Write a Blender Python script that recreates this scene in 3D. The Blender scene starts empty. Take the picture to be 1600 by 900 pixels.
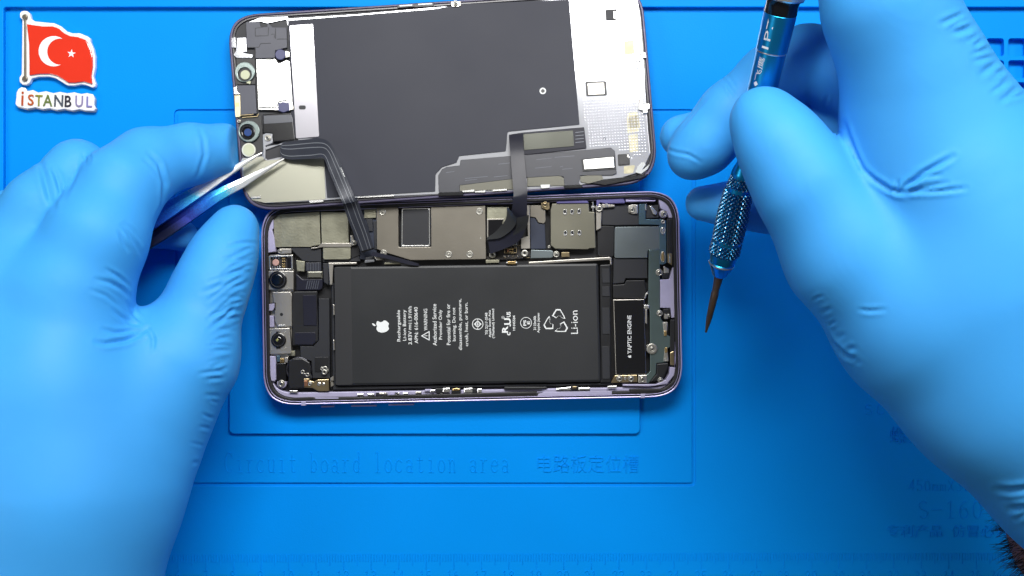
import bpy, math, random
import numpy as np
from mathutils import Matrix, Vector
random.seed(7)
SC = bpy.context.scene
COL = SC.collection
PI = math.pi

# ------------------------------------------------------------------ camera, world, lamps, exposure
CAM_H = 420.0            # mm above the mat
PPM = 4.33               # photograph pixels per mm on the mat
cam = bpy.data.cameras.new('camera'); cam_o = bpy.data.objects.new('camera', cam); COL.objects.link(cam_o)
cam_o.location = (0, 0, CAM_H * .001)
cam.sensor_width = 36; cam.lens = 36 * CAM_H / (1600 / PPM)
cam.clip_start = .01; cam.clip_end = 20
SC.camera = cam_o

W = bpy.data.worlds.new('World'); SC.world = W; W.use_nodes = True
nt = W.node_tree; bg = nt.nodes['Background']
tc = nt.nodes.new('ShaderNodeTexCoord'); sx = nt.nodes.new('ShaderNodeSeparateXYZ'); rp_ = nt.nodes.new('ShaderNodeValToRGB')
nt.links.new(tc.outputs['Generated'], sx.inputs[0]); nt.links.new(sx.outputs['Z'], rp_.inputs[0]); nt.links.new(rp_.outputs[0], bg.inputs[0])
rp_.color_ramp.elements[0].position = 0.0; rp_.color_ramp.elements[0].color = (.10, .10, .11, 1)
rp_.color_ramp.elements[1].position = 1.0; rp_.color_ramp.elements[1].color = (.42, .41, .38, 1)
bg.inputs[1].default_value = .42

def lamp(name, loc, aim, size, power, color=(1, 1, 1), size_y=None):
    l = bpy.data.lights.new(name, 'AREA'); l.energy = power; l.color = color
    l.shape = 'RECTANGLE'; l.size = size; l.size_y = size_y or size
    o = bpy.data.objects.new(name, l); COL.objects.link(o); o.location = loc
    o.rotation_euler = (Vector(aim) - Vector(loc)).to_track_quat('-Z', 'Y').to_euler()
    return o
lamp('bench_lamp', (.03, .374, .53), (.01, .02, 0), .50, 6.4, (1, .99, .97), .17)
lamp('left_fill', (-.55, -.14, .50), (-.14, 0, 0), .20, .9, (1, .98, .95))  # weak unseen fill, added to brighten the left hand's outer side
lamp('right_fill', (.68, .24, .52), (.24, 0, .08), .20, 1.2, (1, .98, .96))  # unseen fill from the right, added for the bright edge of the right hand

SC.view_settings.view_transform = 'Standard'; SC.view_settings.look = 'None'
SC.view_settings.gamma = 1; SC.view_settings.exposure = -.12

# ------------------------------------------------------------------ helpers
def lin(c): return tuple(((x / 255) / 12.92 if x / 255 <= .04045 else ((x / 255 + .055) / 1.055) ** 2.4) for x in c)
MATS = {}
def mat(name, rgb, rough=.5, metal=0., bump=0., bscale=800., var=0., vscale=60., spec=.5, coat=0., sub=0., srgb=True, aniso=0., grain=0., dist=.0001):
    if name in MATS: return MATS[name]
    m = bpy.data.materials.new(name); m.use_nodes = True; t = m.node_tree; b = t.nodes['Principled BSDF']
    col = lin(rgb) if srgb else rgb
    b.inputs['Base Color'].default_value = (*col, 1); b.inputs['Roughness'].default_value = rough; b.inputs['Metallic'].default_value = metal
    b.inputs['Specular IOR Level'].default_value = spec; b.inputs['Coat Weight'].default_value = coat; b.inputs['Coat Roughness'].default_value = .15
    if sub:
        b.inputs['Subsurface Weight'].default_value = sub; b.inputs['Subsurface Radius'].default_value = (.2, .6, 1); b.inputs['Subsurface Scale'].default_value = .002
    if aniso: b.inputs['Anisotropic'].default_value = aniso
    tc = t.nodes.new('ShaderNodeTexCoord')
    if var:
        n = t.nodes.new('ShaderNodeTexNoise'); n.inputs['Scale'].default_value = vscale; n.inputs['Detail'].default_value = 5
        t.links.new(tc.outputs['Object'], n.inputs['Vector'])
        mr = t.nodes.new('ShaderNodeMapRange'); mr.inputs[1].default_value = .3; mr.inputs[2].default_value = .7; mr.inputs[3].default_value = 1 - var; mr.inputs[4].default_value = 1 + var
        t.links.new(n.outputs['Fac'], mr.inputs[0])
        mx = t.nodes.new('ShaderNodeVectorMath'); mx.operation = 'SCALE'; mx.inputs[0].default_value = col
        t.links.new(mr.outputs[0], mx.inputs['Scale']); t.links.new(mx.outputs[0], b.inputs['Base Color'])
        mr2 = t.nodes.new('ShaderNodeMapRange'); mr2.inputs[3].default_value = rough * .72; mr2.inputs[4].default_value = min(1, rough * 1.28)
        n3 = t.nodes.new('ShaderNodeTexNoise'); n3.inputs['Scale'].default_value = vscale * .6; n3.inputs['Detail'].default_value = 6
        t.links.new(tc.outputs['Object'], n3.inputs['Vector']); t.links.new(n3.outputs['Fac'], mr2.inputs[0]); t.links.new(mr2.outputs[0], b.inputs['Roughness'])
    if bump:
        n2 = t.nodes.new('ShaderNodeTexNoise'); n2.inputs['Scale'].default_value = bscale; n2.inputs['Detail'].default_value = 3
        t.links.new(tc.outputs['Object'], n2.inputs['Vector'])
        bp = t.nodes.new('ShaderNodeBump'); bp.inputs['Strength'].default_value = bump; bp.inputs['Distance'].default_value = dist
        t.links.new(n2.outputs['Fac'], bp.inputs['Height']); t.links.new(bp.outputs[0], b.inputs['Normal'])
    MATS[name] = m
    return m

class Space:
    """A thing's own frame: origin (mm), tilt matrix. uv() meets the photo's line of sight with the local plane z = h."""
    def __init__(s, name, origin=(0, 0, 0), rot=None, label=None, cat=None, kind=None, group=None):
        s.R = rot or Matrix.Identity(3); s.o = Vector(origin); s.inv = s.R.inverted()
        s.c = s.inv @ (Vector((0, 0, CAM_H)) - s.o)
        e = bpy.data.objects.new(name, None); COL.objects.link(e); e.empty_display_size = .01
        e.location = s.o * .001; e.rotation_euler = s.R.to_euler(); s.root = e
        for k, v in (('label', label), ('category', cat), ('kind', kind), ('group', group)):
            if v: e[k] = v
    def uv(s, px, py, h=0.):
        d = s.inv @ Vector(((px - 800) / PPM, (450 - py) / PPM, -CAM_H))
        t = (h - s.c.z) / d.z
        p = s.c + d * t
        return (p.x, p.y)
    def sc(s, px, py, h=0.):   # mm per photograph pixel there
        a = s.uv(px - .5, py, h); b = s.uv(px + .5, py, h)
        return math.hypot(a[0] - b[0], a[1] - b[1])
def w3(px, py, z):
    k = (CAM_H - z) / CAM_H / PPM
    return Vector(((px - 800) * k, (450 - py) * k, z))

def mesh_obj(name, verts, faces, m, parent, smooth=False, scale=.001):
    me = bpy.data.meshes.new(name); me.from_pydata([tuple(Vector(v) * scale) for v in verts], [], faces); me.update()
    if smooth: me.polygons.foreach_set('use_smooth', [True] * len(me.polygons))
    for x in (m if isinstance(m, (list, tuple)) else [m]): me.materials.append(x)
    o = bpy.data.objects.new(name, me); COL.objects.link(o); o.parent = parent
    return o

def rnd(pts, r=0., n=5):
    """round the corners of a closed polygon; r is a number or one per corner"""
    N = len(pts); rs = r if isinstance(r, (list, tuple)) else [r] * N; out = []
    for i in range(N):
        p = Vector(pts[i]); a = Vector(pts[i - 1]); b = Vector(pts[(i + 1) % N]); rr = rs[i]
        u = (a - p); v = (b - p); lu, lv = u.length, v.length
        if rr <= 0 or lu < 1e-6 or lv < 1e-6: out.append(tuple(p)); continue
        u /= lu; v /= lv; ang = math.acos(max(-1, min(1, u.dot(v))))
        if ang > 3.0 or ang < .1: out.append(tuple(p)); continue
        d = min(rr / math.tan(ang / 2), lu * .49, lv * .49)
        p0 = p + u * d; p1 = p + v * d
        for k in range(n + 1):
            t = k / n; q = (1 - t) ** 2 * p0 + 2 * t * (1 - t) * p + t * t * p1
            # pull slightly outward so the quadratic reads as an arc
            q = q + (p - q) * .07 * (1 - abs(2 * t - 1))
            out.append(tuple(q))
    return out
def circ(x, y, r, n=28, ry=None):
    ry = ry or r
    return [(x + r * math.cos(2 * PI * k / n), y + ry * math.sin(2 * PI * k / n)) for k in range(n)]
def rect(x0, y0, x1, y1): return [(x0, y0), (x1, y0), (x1, y1), (x0, y1)]
def Zm(x0, y0, s): return lambda pts: [(x0 + x / s, y0 + y / s) for x, y in pts]

def curve_to_mesh(c):
    o = bpy.data.objects.new('tmp', c); me = bpy.data.meshes.new_from_object(o)
    bpy.data.objects.remove(o); bpy.data.curves.remove(c)
    return me
class MB:
    """collects slabs, strokes and texts into one mesh (mm, in a Space's frame)"""
    def __init__(s, sp): s.sp = sp; s.v = []; s.f = []; s.mi = []; s.sm = []
    def add(s, verts, faces, mi=0, smooth=False):
        n = len(s.v); s.v += [tuple(v) for v in verts]; s.f += [[i + n for i in f] for f in faces]; s.mi += [mi] * len(faces); s.sm += [smooth] * len(faces)
        return s
    def add_mesh(s, me, dz=0., mi=0, fn=None):
        vs = [(v.co.x, v.co.y, v.co.z + dz) for v in me.vertices]
        if fn: vs = [fn(v) for v in vs]
        s.add(vs, [list(p.vertices) for p in me.polygons], mi); bpy.data.meshes.remove(me); return s
    def slab(s, loops, h0, h1, bev=.1, mi=0, uvspace=True):
        if not isinstance(loops[0][0], (list, tuple)): loops = [loops]
        c = bpy.data.curves.new('tmp', 'CURVE'); c.dimensions = '2D'; c.fill_mode = 'BOTH'
        t = h1 - h0; bev = min(bev, t * .45)
        c.extrude = t / 2 - bev; c.bevel_depth = bev; c.offset = -bev; c.bevel_resolution = 1
        for L in loops:
            q = [s.sp.uv(x, y, h1) for x, y in L] if uvspace else L
            sp = c.splines.new('POLY'); sp.points.add(len(q) - 1); sp.use_cyclic_u = True
            for p, (x, y) in zip(sp.points, q): p.co = (x, y, 0, 1)
        return s.add_mesh(curve_to_mesh(c), (h0 + h1) / 2, mi)
    def strokes(s, lines, h, w, flat=.5, mi=0, closed=False):
        """round ridges along px polylines, w mm half width"""
        c = bpy.data.curves.new('tmp', 'CURVE'); c.dimensions = '3D'; c.bevel_depth = w; c.bevel_resolution = 1; c.use_fill_caps = True
        for L in lines:
            sp = c.splines.new('POLY'); sp.points.add(len(L) - 1); sp.use_cyclic_u = closed
            for p, (x, y) in zip(sp.points, L):
                u = s.sp.uv(x, y, h); p.co = (u[0], u[1], 0, 1)
        return s.add_mesh(curve_to_mesh(c), h, mi, lambda v: (v[0], v[1], h + (v[2] - h) * flat))
    def text(s, txt, cx, cy, length, height, rot, h, th=.03, mi=0, weight=0., bend=None, shear=0.):
        """font text centred at px (cx,cy); length/height in px; rot in degrees"""
        c = bpy.data.curves.new('tmp', 'FONT'); c.body = txt; c.size = 1; c.resolution_u = 3; c.shear = shear
        c.offset = weight
        me = curve_to_mesh(c); vs = [v.co.copy() for v in me.vertices]
        x0, x1 = min(v.x for v in vs), max(v.x for v in vs); y0, y1 = min(v.y for v in vs), max(v.y for v in vs)
        k = s.sp.sc(cx, cy, h); sx = length * k / (x1 - x0); sy = height * k / (y1 - y0)
        a = math.radians(rot); u = s.sp.uv(cx, cy, h); out = []
        for v in vs:
            x = (v.x - (x0 + x1) / 2) * sx; y = (v.y - (y0 + y1) / 2) * sy
            out.append((u[0] + x * math.cos(a) - y * math.sin(a), u[1] + x * math.sin(a) + y * math.cos(a), h))
        F = [list(p.vertices) for p in me.polygons]; bpy.data.meshes.remove(me)
        n = len(out)
        if th > 0:   # give the letters body: bottom copy and walls
            E = {}
            for f in F:
                for i in range(len(f)):
                    e = (f[i], f[(i + 1) % len(f)]); E[e] = 1
            walls = [[a_, b_, b_ + n, a_ + n] for (a_, b_) in E if (b_, a_) not in E]
            out2 = [(x, y, z - th) for x, y, z in out]
            s.add(out + out2, F + [[q[1], q[0], q[3], q[2]] for q in walls], mi)
        else: s.add(out, F, mi)
        return s
    def ribbon(s, L, R, z, th=.12, nc=2, sub=6, mi=0, f0=0., f1=1., dz=0.):
        """a flat cable between two px edges with a world height per station"""
        P = [(np.array(w3(*l, zz)), np.array(w3(*r, zz))) for l, r, zz in zip(L, R, z)]
        P = [(a + (b - a) * f0, a + (b - a) * f1) for a, b in P]
        def cr(q, t):
            i = min(int(t), len(q) - 2); u = t - i
            p0, p1, p2, p3 = q[max(i - 1, 0)], q[i], q[i + 1], q[min(i + 2, len(q) - 1)]
            return .5 * ((2 * p1) + (-p0 + p2) * u + (2 * p0 - 5 * p1 + 4 * p2 - p3) * u * u + (-p0 + 3 * p1 - 3 * p2 + p3) * u ** 3)
        A = [p[0] for p in P]; B = [p[1] for p in P]; N = (len(P) - 1) * sub
        vs = []; fs = []
        for k in range(N + 1):
            t = k / sub; a = cr(A, t); b = cr(B, t)
            for j in range(nc + 1):
                p = a + (b - a) * j / nc + np.array((0, 0, dz))
                for q in (p, p - np.array((0, 0, th))):
                    vs.append(s.sp.inv @ (Vector(q) - s.sp.o))
        w = (nc + 1) * 2
        for k in range(N):
            for j in range(nc):
                a = k * w + j * 2; b = a + 2; c = b + w; d = a + w
                fs.append([a, b, c, d]); fs.append([a + 1, d + 1, c + 1, b + 1])
            a = k * w; fs.append([a, a + w, a + w + 1, a + 1]); a = k * w + nc * 2; fs.append([a, a + 1, a + w + 1, a + w])
        for k, r in ((0, 1), (N, 0)):
            for j in range(nc):
                a = k * w + j * 2; q = [a, a + 1, a + 3, a + 2]; fs.append(q if r else q[::-1])
        return s.add(vs, fs, mi, True)
    def build(s, name, m, parent=None, label=None):
        me = bpy.data.meshes.new(name); me.from_pydata([(x * .001, y * .001, z * .001) for x, y, z in s.v], [], s.f)
        for x in (m if isinstance(m, (list, tuple)) else [m]): me.materials.append(x)
        me.polygons.foreach_set('material_index', s.mi); me.polygons.foreach_set('use_smooth', s.sm); me.update()
        o = bpy.data.objects.new(name, me); COL.objects.link(o); o.parent = parent or s.sp.root
        if any(s.sm): md = o.modifiers.new('edges', 'EDGE_SPLIT'); md.split_angle = math.radians(50)
        if label: o['label'] = label
        return o
def part(sp, name, loops, h0, h1, m, bev=.1, parent=None):
    return MB(sp).slab(loops, h0, h1, bev).build(name, m, parent)

# ------------------------------------------------------------------ materials
M_MAT = mat('silicone_blue', (0, .255, .80), .5, 0, .35, 1500, .02, 30, spec=.07, srgb=False, dist=.00012)
M_GLOVE = mat('nitrile_blue', (.048, .34, .80), .56, 0, .2, 420, .03, 40, spec=.24, srgb=False, sub=.1, dist=.00012)
M_LAV = mat('lavender_aluminium', (172, 166, 205), .35, .55, .1, 900, .06, 120)
M_LAVW = mat('lavender_plastic', (166, 162, 190), .45, .1, .2, 500, .08, 200)
M_GASK = mat('black_gasket', (14, 14, 17), .55, 0, .8, 1400, .3, 300)
M_BLK = mat('black_plastic', (20, 21, 25), .42, 0, .12, 900, .15, 150)
M_BLK2 = mat('matt_black', (30, 32, 38), .55, 0, .1, 900, .12, 100)
M_GLOSS = mat('gloss_black', (12, 13, 18), .2, 0, .03, 500, .1, 100, coat=.4)
M_BATT = mat('battery_wrap', (34, 36, 39), .45, 0, .1, 700, .05, 60)
M_PRINT = mat('white_print', (225, 228, 228), .6)
M_STEEL = mat('steel_sheet', (196, 192, 184), .32, .9, .12, 1500, .06, 90)
M_BRIGHT = mat('bright_steel', (228, 228, 226), .25, .95, .05, 900, .05, 100)
M_SHIELD = mat('shield_warm', (146, 141, 131), .36, .9, .1, 1300, .05, 60)
M_SIM = mat('shield_green', (146, 144, 130), .34, .9, .1, 1300, .05, 60)
M_FOIL = mat('foil_olive', (160, 159, 141), .4, .85, .45, 1300, .05, 400)
M_FOILG = mat('foil_grey', (150, 148, 130), .42, .85, .6, 1100, .1, 400)
M_TEAL = mat('teal_bracket', (100, 128, 142), .3, .8, .08, 900, .1, 80)
M_GREYB = mat('grey_blue_sheet', (132, 142, 146), .34, .85, .1, 900, .1, 70)
M_GOLD = mat('gold_contact', (214, 184, 128), .28, 1., 0, 900, .08, 200)
M_BRASS = mat('brass', (168, 152, 120), .3, .95, .1, 900, .1, 200)
M_FILM = mat('graphite_film', (50, 52, 62), .5, 0, .06, 600, .025, 25, spec=.2)
M_PLATE = mat('display_plate', (206, 208, 214), .095, .45, .02, 1200, .03, 60)
M_PLATEG = mat('display_plate_dim_reflection', (160, 160, 146), .33, .7, .012, 900)
M_BEZEL = mat('bezel', (30, 28, 38), .35, 0, .25, 700, .2, 200, coat=.2)
M_FLEX = mat('flex_black', (36, 37, 48), .3, 0, .05, 500, .08, 90, spec=.2)
M_FLEXD = mat('flex_board', (44, 46, 56), .38, 0, .1, 800, .08, 120)
M_TRACE = mat('flex_trace', (96, 100, 110), .3, .2)
M_PURP = mat('purple_pad', (70, 72, 108), .5)
M_LENS = mat('lens_glass', (6, 6, 9), .06, 0, coat=1.)
M_BLUEL = mat('blue_lens', (22, 60, 120), .2, 0, coat=.6)
M_PALE = mat('pale_disc', (186, 190, 160), .5, 0, .1, 900, .05, 100)
M_RING = mat('grey_ring', (120, 132, 130), .3, .6)
M_BOARD = mat('board_dark', (34, 30, 28), .5, 0, .5, 1500, .3, 500)
M_DIM = mat('slate_blue', (52, 58, 74), .4, .2, .1, 800, .08, 90)
M_PINK = mat('pink_diffuser', (190, 150, 140), .5)

# ------------------------------------------------------------------ the bench mat
SM = Space('silicone_mat', (0, 0, 0), kind='structure')
X0, X1, Y0, Y1 = -90, 1720, -150, 1010
def groove_ring(pts, w, r):
    """two loops of a channel along a rounded rectangle"""
    (x0, y0), (x1, y1) = pts
    return rnd(rect(x0, y0, x1, y1), r), rnd(rect(x0 + w, y0 + w, x1 - w, y1 - w), max(r - w, 1))
b = MB(SM)
b.slab(rect(X0 + 4, Y0 + 4, X1 - 4, Y1 - 4), -4.4, -3., .2)
ga, gb = groove_ring(((272, 171), (1087, 760)), 5.5, 9)
holes = [rnd(rect(1438 + 34.3 * i, 60 + 34.3 * j, 1466 + 34.3 * i, 88.5 + 34.3 * j), 6) for i in range(8) for j in range(5)]
b.slab([rect(X0 + 2, Y0 + 2, X1 - 2, Y1 - 2)] + [rnd([(x, y) for x, y in rect(1438.5 + 34.3 * i, 60.5 + 34.3 * j, 1465.5 + 34.3 * i, 88 + 34.3 * j)], 6) for i in range(8) for j in range(5)], -2.99, -.7, .1)
b.slab([rect(X0, Y0, X1, Y1), ga, gb] + holes, -.69, 0, .2)
# raised outer border and the lip line below it
b.slab([rnd(rect(X0, Y0, X1, Y1), 20), rnd(rect(5, 11, 1700, 985), 6)], .004, 2.3, .4)
b.strokes([[(12, 990), (12, 18.5), (1690, 18.5)]], .0, .16, .8)
# the raised platform under the phone
b.slab(rnd(rect(358, 236, 1000, 678), [5, 5, 9, 9]), .004, 1.5, .3)
mat_o = b.build('silicone_pad', M_MAT)
# embossed writing: thin stroke letters with serifs
def arc(cx, cy, rx, ry, a0, a1, n=10): return [(cx + rx * math.cos(math.radians(a0 + (a1 - a0) * k / n)), cy + ry * math.sin(math.radians(a0 + (a1 - a0) * k / n))) for k in range(n + 1)]
G = {  # unit cell 1 wide 2 high (y up, base 0, x-height 1.25)
 'C': [arc(.5, 1, .42, 1, 40, 320), [(.84, 1.55), (.84, 1.95)]],
 'S': [arc(.5, 1.5, .36, .48, 30, 270) + arc(.5, .5, .38, .5, 90, -150)], 'i': [[(.25, 1.25), (.52, 1.25), (.52, 0)], [(.2, 0), (.85, 0)], [(.5, 1.7), (.54, 1.75)]],
 'r': [[(.1, 1.25), (.35, 1.25), (.35, 0)], [(.1, 0), (.6, 0)], arc(.7, .8, .34, .45, 170, 70)], 'c': [arc(.5, .62, .38, .62, 40, 320)],
 'u': [[(.08, 1.25), (.24, 1.25), (.24, .35)] + arc(.5, .35, .26, .33, 180, 350), [(.62, 1.25), (.77, 1.25), (.77, 0), (.92, 0)]],
 't': [[(.42, 1.7), (.42, .3)] + arc(.62, .28, .2, .26, 180, 330), [(.15, 1.25), (.8, 1.25)]],
 'b': [[(.05, 2), (.22, 2), (.22, 0)], arc(.5, .62, .32, .6, -140, 140)], 'd': [[(.6, 2), (.78, 2), (.78, 0), (.94, 0)], arc(.5, .62, .32, .6, 40, 320)],
 'o': [arc(.5, .62, .36, .62, 0, 360, 16)], 'a': [arc(.45, .95, .28, .3, 160, 0, 6) + [(.73, 0), (.92, 0)], arc(.45, .36, .28, .34, 30, 330)],
 'l': [[(.25, 2), (.5, 2), (.5, 0)], [(.2, 0), (.82, 0)]], 'n': [[(.06, 1.25), (.24, 1.25), (.24, 0)], arc(.5, .85, .26, .4, 180, 0, 6) + [(.76, 0)], [(.08, 0), (.4, 0)], [(.6, 0), (.92, 0)]],
 'e': [[(.14, .7), (.86, .7)] + arc(.5, .62, .37, .62, 8, 320)], 'm': [[(.1, 1.2), (.1, 0)], arc(.3, .9, .2, .3, 180, 0, 5) + [(.5, 0)], arc(.7, .9, .2, .3, 180, 0, 5) + [(.9, 0)]],
 'X': [[(.1, 2), (.9, 0)], [(.9, 2), (.1, 0)]], '-': [[(.05, 1), (.95, 1)]],
 '0': [arc(.5, 1, .36, 1, 0, 360, 18)], '1': [[(.25, 1.7), (.52, 2), (.52, 0)], [(.25, 0), (.8, 0)]],
 '2': [arc(.5, 1.5, .36, .5, 170, -20) + [(.1, 0), (.9, 0)]], '3': [arc(.48, 1.5, .34, .48, 150, -90), arc(.48, .52, .38, .52, 90, -150)],
 '4': [[(.7, 0), (.7, 2), (.08, .6), (.95, .6)]], '5': [[(.85, 2), (.2, 2), (.16, 1.15)] + arc(.48, .62, .38, .6, 120, -150)],
 '6': [arc(.5, .6, .36, .6, 0, 360, 14), arc(.9, .9, .76, 1.1, 190, 110)], '7': [[(.1, 2), (.9, 2), (.4, 0)]],
 '8': [arc(.5, 1.5, .32, .48, 0, 360, 12), arc(.5, .52, .38, .52, 0, 360, 12)], '9': [arc(.5, 1.4, .36, .6, 0, 360, 14), arc(.1, 1.1, .76, 1.1, 10, -70)]}
def word(txt, x, y, cw, pitch, hgt):
    L = []
    for k, ch in enumerate(txt):
        for s_ in G.get(ch, []): L.append([(x + k * pitch + p[0] * cw, y - p[1] * hgt / 2) for p in s_])
    return L
t = MB(SM)
t.strokes(word('Circuit board location area', 351, 738, 13.5, 16.6, 31), .02, .24, .75)
t.strokes(word('450mmX300mm', 1420, 767, 10, 12.3, 17), .03, .2, 1.)
t.strokes(word('S-160', 1435, 810, 17, 21, 27), .03, .24, 1.)
t.strokes(word('SC', 1351, 648, 13, 19, 16), .03, .2, 1.)
t.text('电路板定位槽', 919, 725, 158, 27, 0, .3, .35, weight=-.016)
t.text('螺丝槽', 1433, 680, 82, 26, 0, .35, .4, weight=-.012)
t.text('专利产品  仿冒必究', 1482, 830, 190, 19, 0, .35, .4, weight=-.01)
t.build('embossed_text', M_MAT)
r_ = MB(SM); ticks = []
for k in range(0, 361):
    x = 21 + 4.3 * k; yb = 870.5 - 4.5 * (x / 1600) if x < 1200 else 867
    ticks.append([(x, yb - 3), (x, yb + (21 if k % 10 == 0 else 14 if k % 5 == 0 else 8.5))])
r_.strokes(ticks, .03, .19, 1.)
for k in range(1, 37):
    s_ = str(k) + ('cm' if k == 36 else ''); r_.strokes(word(s_, 21 + 43 * k - 5.4 * len(s_), 906, 8.5, 10.5, 14), .03, .19, 1.)
r_.build('ruler_scale', M_MAT)

# ------------------------------------------------------------------ screws (shared meshes)
def screw_mesh(name, kind):
    """unit radius 1 mm"""
    vs, fs, mi = [], [], []
    def lathe(prof, m, n=20):
        b0 = len(vs)
        for r, z in prof:
            for k in range(n): vs.append((r * math.cos(2 * PI * k / n), r * math.sin(2 * PI * k / n), z))
        for i in range(len(prof) - 1):
            for k in range(n):
                fs.append([b0 + i * n + k, b0 + i * n + (k + 1) % n, b0 + (i + 1) * n + (k + 1) % n, b0 + (i + 1) * n + k]); mi.append(m)
        fs.append([b0 + (len(prof) - 1) * n + k for k in range(n)]); mi.append(m)
    if kind == 'ring':      # spot weld ring with a dot
        lathe([(1, 0), (1, .12), (.92, .2), (.78, .2), (.7, .05)], 0); lathe([(.28, .06), (.26, .2), (.1, .26)], 0)
    elif kind == 'washer':
        lathe([(1, 0), (1, .5), (.9, .6), (.5, .6), (.42, .5), (.42, .1)], 0); lathe([(.3, .1), (.3, .15)], 1)
    else:
        lathe([(1, 0), (1, .35), (.9, .45), (.72, .45), (.68, .3)], 0)
        lathe([(.62, .3), (.6, .62), (.5, .72), (.25, .78)], 0)
        for a in (0.3, 0.3 + PI / 2):
            b0 = len(vs); c, s = math.cos(a), math.sin(a)
            for x, y in ((-.42, -.1), (.42, -.1), (.42, .1), (-.42, .1)): vs.append((x * c - y * s, x * s + y * c, .80))
            fs.append([b0, b0 + 1, b0 + 2, b0 + 3]); mi.append(1)
    me = bpy.data.meshes.new(name); me.from_pydata([(x * .001, y * .001, z * .001) for x, y, z in vs], [], fs)
    me.materials.append(mat('screw_steel', (178, 176, 168), .36, .9)); me.materials.append(M_BLK); me.polygons.foreach_set('material_index', mi)
    me.polygons.foreach_set('use_smooth', [len(f) == 4 and m == 0 for f, m in zip(fs, mi)]); me.update()
    return me
SCREW = {}
def screw(sp, px, py, h, rpx, kind='screw', name='screw', parent=None, mats=None):
    key = kind + (mats.name if mats else '')
    if key not in SCREW:
        SCREW[key] = screw_mesh(key, kind)
        if mats: SCREW[key].materials[0] = mats
    o = bpy.data.objects.new(name, SCREW[key]); COL.objects.link(o); o.parent = parent or sp.root
    x, y = sp.uv(px, py, h); o.location = (x * .001, y * .001, h * .001)
    k = rpx * sp.sc(px, py, h); o.scale = (k, k, min(k, 1.)); o.rotation_euler.z = random.uniform(0, 1.5)
    return o

# ------------------------------------------------------------------ the opened phone
PH = Space('opened_smartphone', (w3(738, 465, 0).x, w3(738, 465, 0).y, 1.5), None,
           'opened lavender smartphone body lying on the blue mat, battery and circuit boards exposed', 'smartphone')
R5, R6, R7, R8 = Zm(390, 310, 5.293), Zm(390, 470, 5.293), Zm(660, 300, 5.293), Zm(660, 460, 5.)
R9, R10 = Zm(900, 290, 5.295), Zm(900, 440, 4.5)
def P(name, loops, h0, h1, m, bev=.1, parent=None): return part(PH, name, loops, h0, h1, m, bev, parent)
def outl(d, r):
    return rnd([(407 + d, 321 + d), (1061 - d, 297 + d * .9), (1067 - d, 620 - d), (412 + d, 633.5 - d)], r, 12)
# housing: side frame, back panel, gasket, inner rail
fr = P('side_frame', [outl(0, 52), outl(2.3, 50)], 0, 8.1, M_LAV, .22)
P('back_panel', outl(3.2, 49), .2, 1.6, M_LAVW, .2)
P('gasket', [outl(2.4, 50), outl(10.4, 43)], 1.7, 7.6, M_GASK, .3)
P('gasket_lip', [outl(4.6, 48), outl(5.4, 47)], 7.61, 7.8, M_LAV, .05)
rail = P('inner_rail', [outl(10.5, 43), rnd([(419, 332), (1051, 308.5), (1055, 604), (424, 614)], 36, 12)], 1.7, 5.6, M_LAVW, .3)
P('chassis_plate', rnd([(419.2, 332.2), (1050.8, 308.7), (1054.8, 603.8), (424.2, 613.8)], 36, 12), 1.7, 2.6, M_BLK, .1)
# side buttons and antenna break on the lower long side
for q in ((590, 868, 700), (840, 862, 1050), (1150, 855, 1360)):
    a = R6([(q[0], q[1]), (q[2], q[1] - (q[2] - q[0]) * .02)])
    y = 636.8 if q[0] < 700 else 635.6 if q[0] < 1000 else 633.8
    P('side_button', rnd([(a[0][0], y - 2.5), (a[1][0], y - 3.), (a[1][0], y - .6), (a[0][0], y)], .8), 3.2, 5.2, M_LAV, .2, fr)
for x, y in ((474, 632.4), (1004.5, 620.6)):
    P('antenna_band', [(x - 3.5, y - 5), (x + 3.5, y - 5.2), (x + 3.5, y + 1.3), (x - 3.5, y + 1.5)], .3, 8.16, M_LAVW, .1, fr)

# battery
bat = P('battery', rnd([(521, 416.5), (935, 411), (939.5, 597), (523.5, 603)], 5), 1.8, 7.0, M_BATT, .9)
P('end_strip', R8([(1387, -230), (1392, 690), (1475, 690), (1470, -235)]), 1.8, 6.1, M_BLK, .3, bat)
for y0, y1 in ((-200, -90), (-60, 15), (105, 310), (405, 660)):
    P('tape_tab', rnd(R8([(1402, y0), (1462, y0 - 2), (1466, y1), (1406, y1)]), 1), 6.11, 6.4, M_BLK2, .1, bat)
P('seam_tape', rnd([(522.5, 418), (549, 417.6), (551, 601), (524.5, 601.6)], 3), 7.01, 7.06, mat('seam', (36, 37, 40), .5), .02, bat)
P('retaining_rim', [R5([(650, 532), (885, 528), (885, 545), (692, 552), (684, 715), (662, 716)])], 2, 6.2, M_STEEL, .2)
P('retaining_rim', [R7([(880, 578), (1545, 537), (1565, 545), (1567, 600), (1556, 600), (1550, 562), (1010, 592), (880, 596)])], 2, 6.3, M_STEEL, .2)
P('retaining_rim', [[(518, 442), (521.5, 442), (524.5, 604), (940, 598.5), (957, 597), (957, 601), (520, 609)]], 2, 5.2, M_BLK2, .2)
for y0, y1 in ((30, 120), (322, 410)):
    P('edge_clip', R6([(690, y0), (700, y0 + 4), (703, y1 - 3), (692, y1)]), 3, 6.9, M_STEEL, .1)

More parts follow.
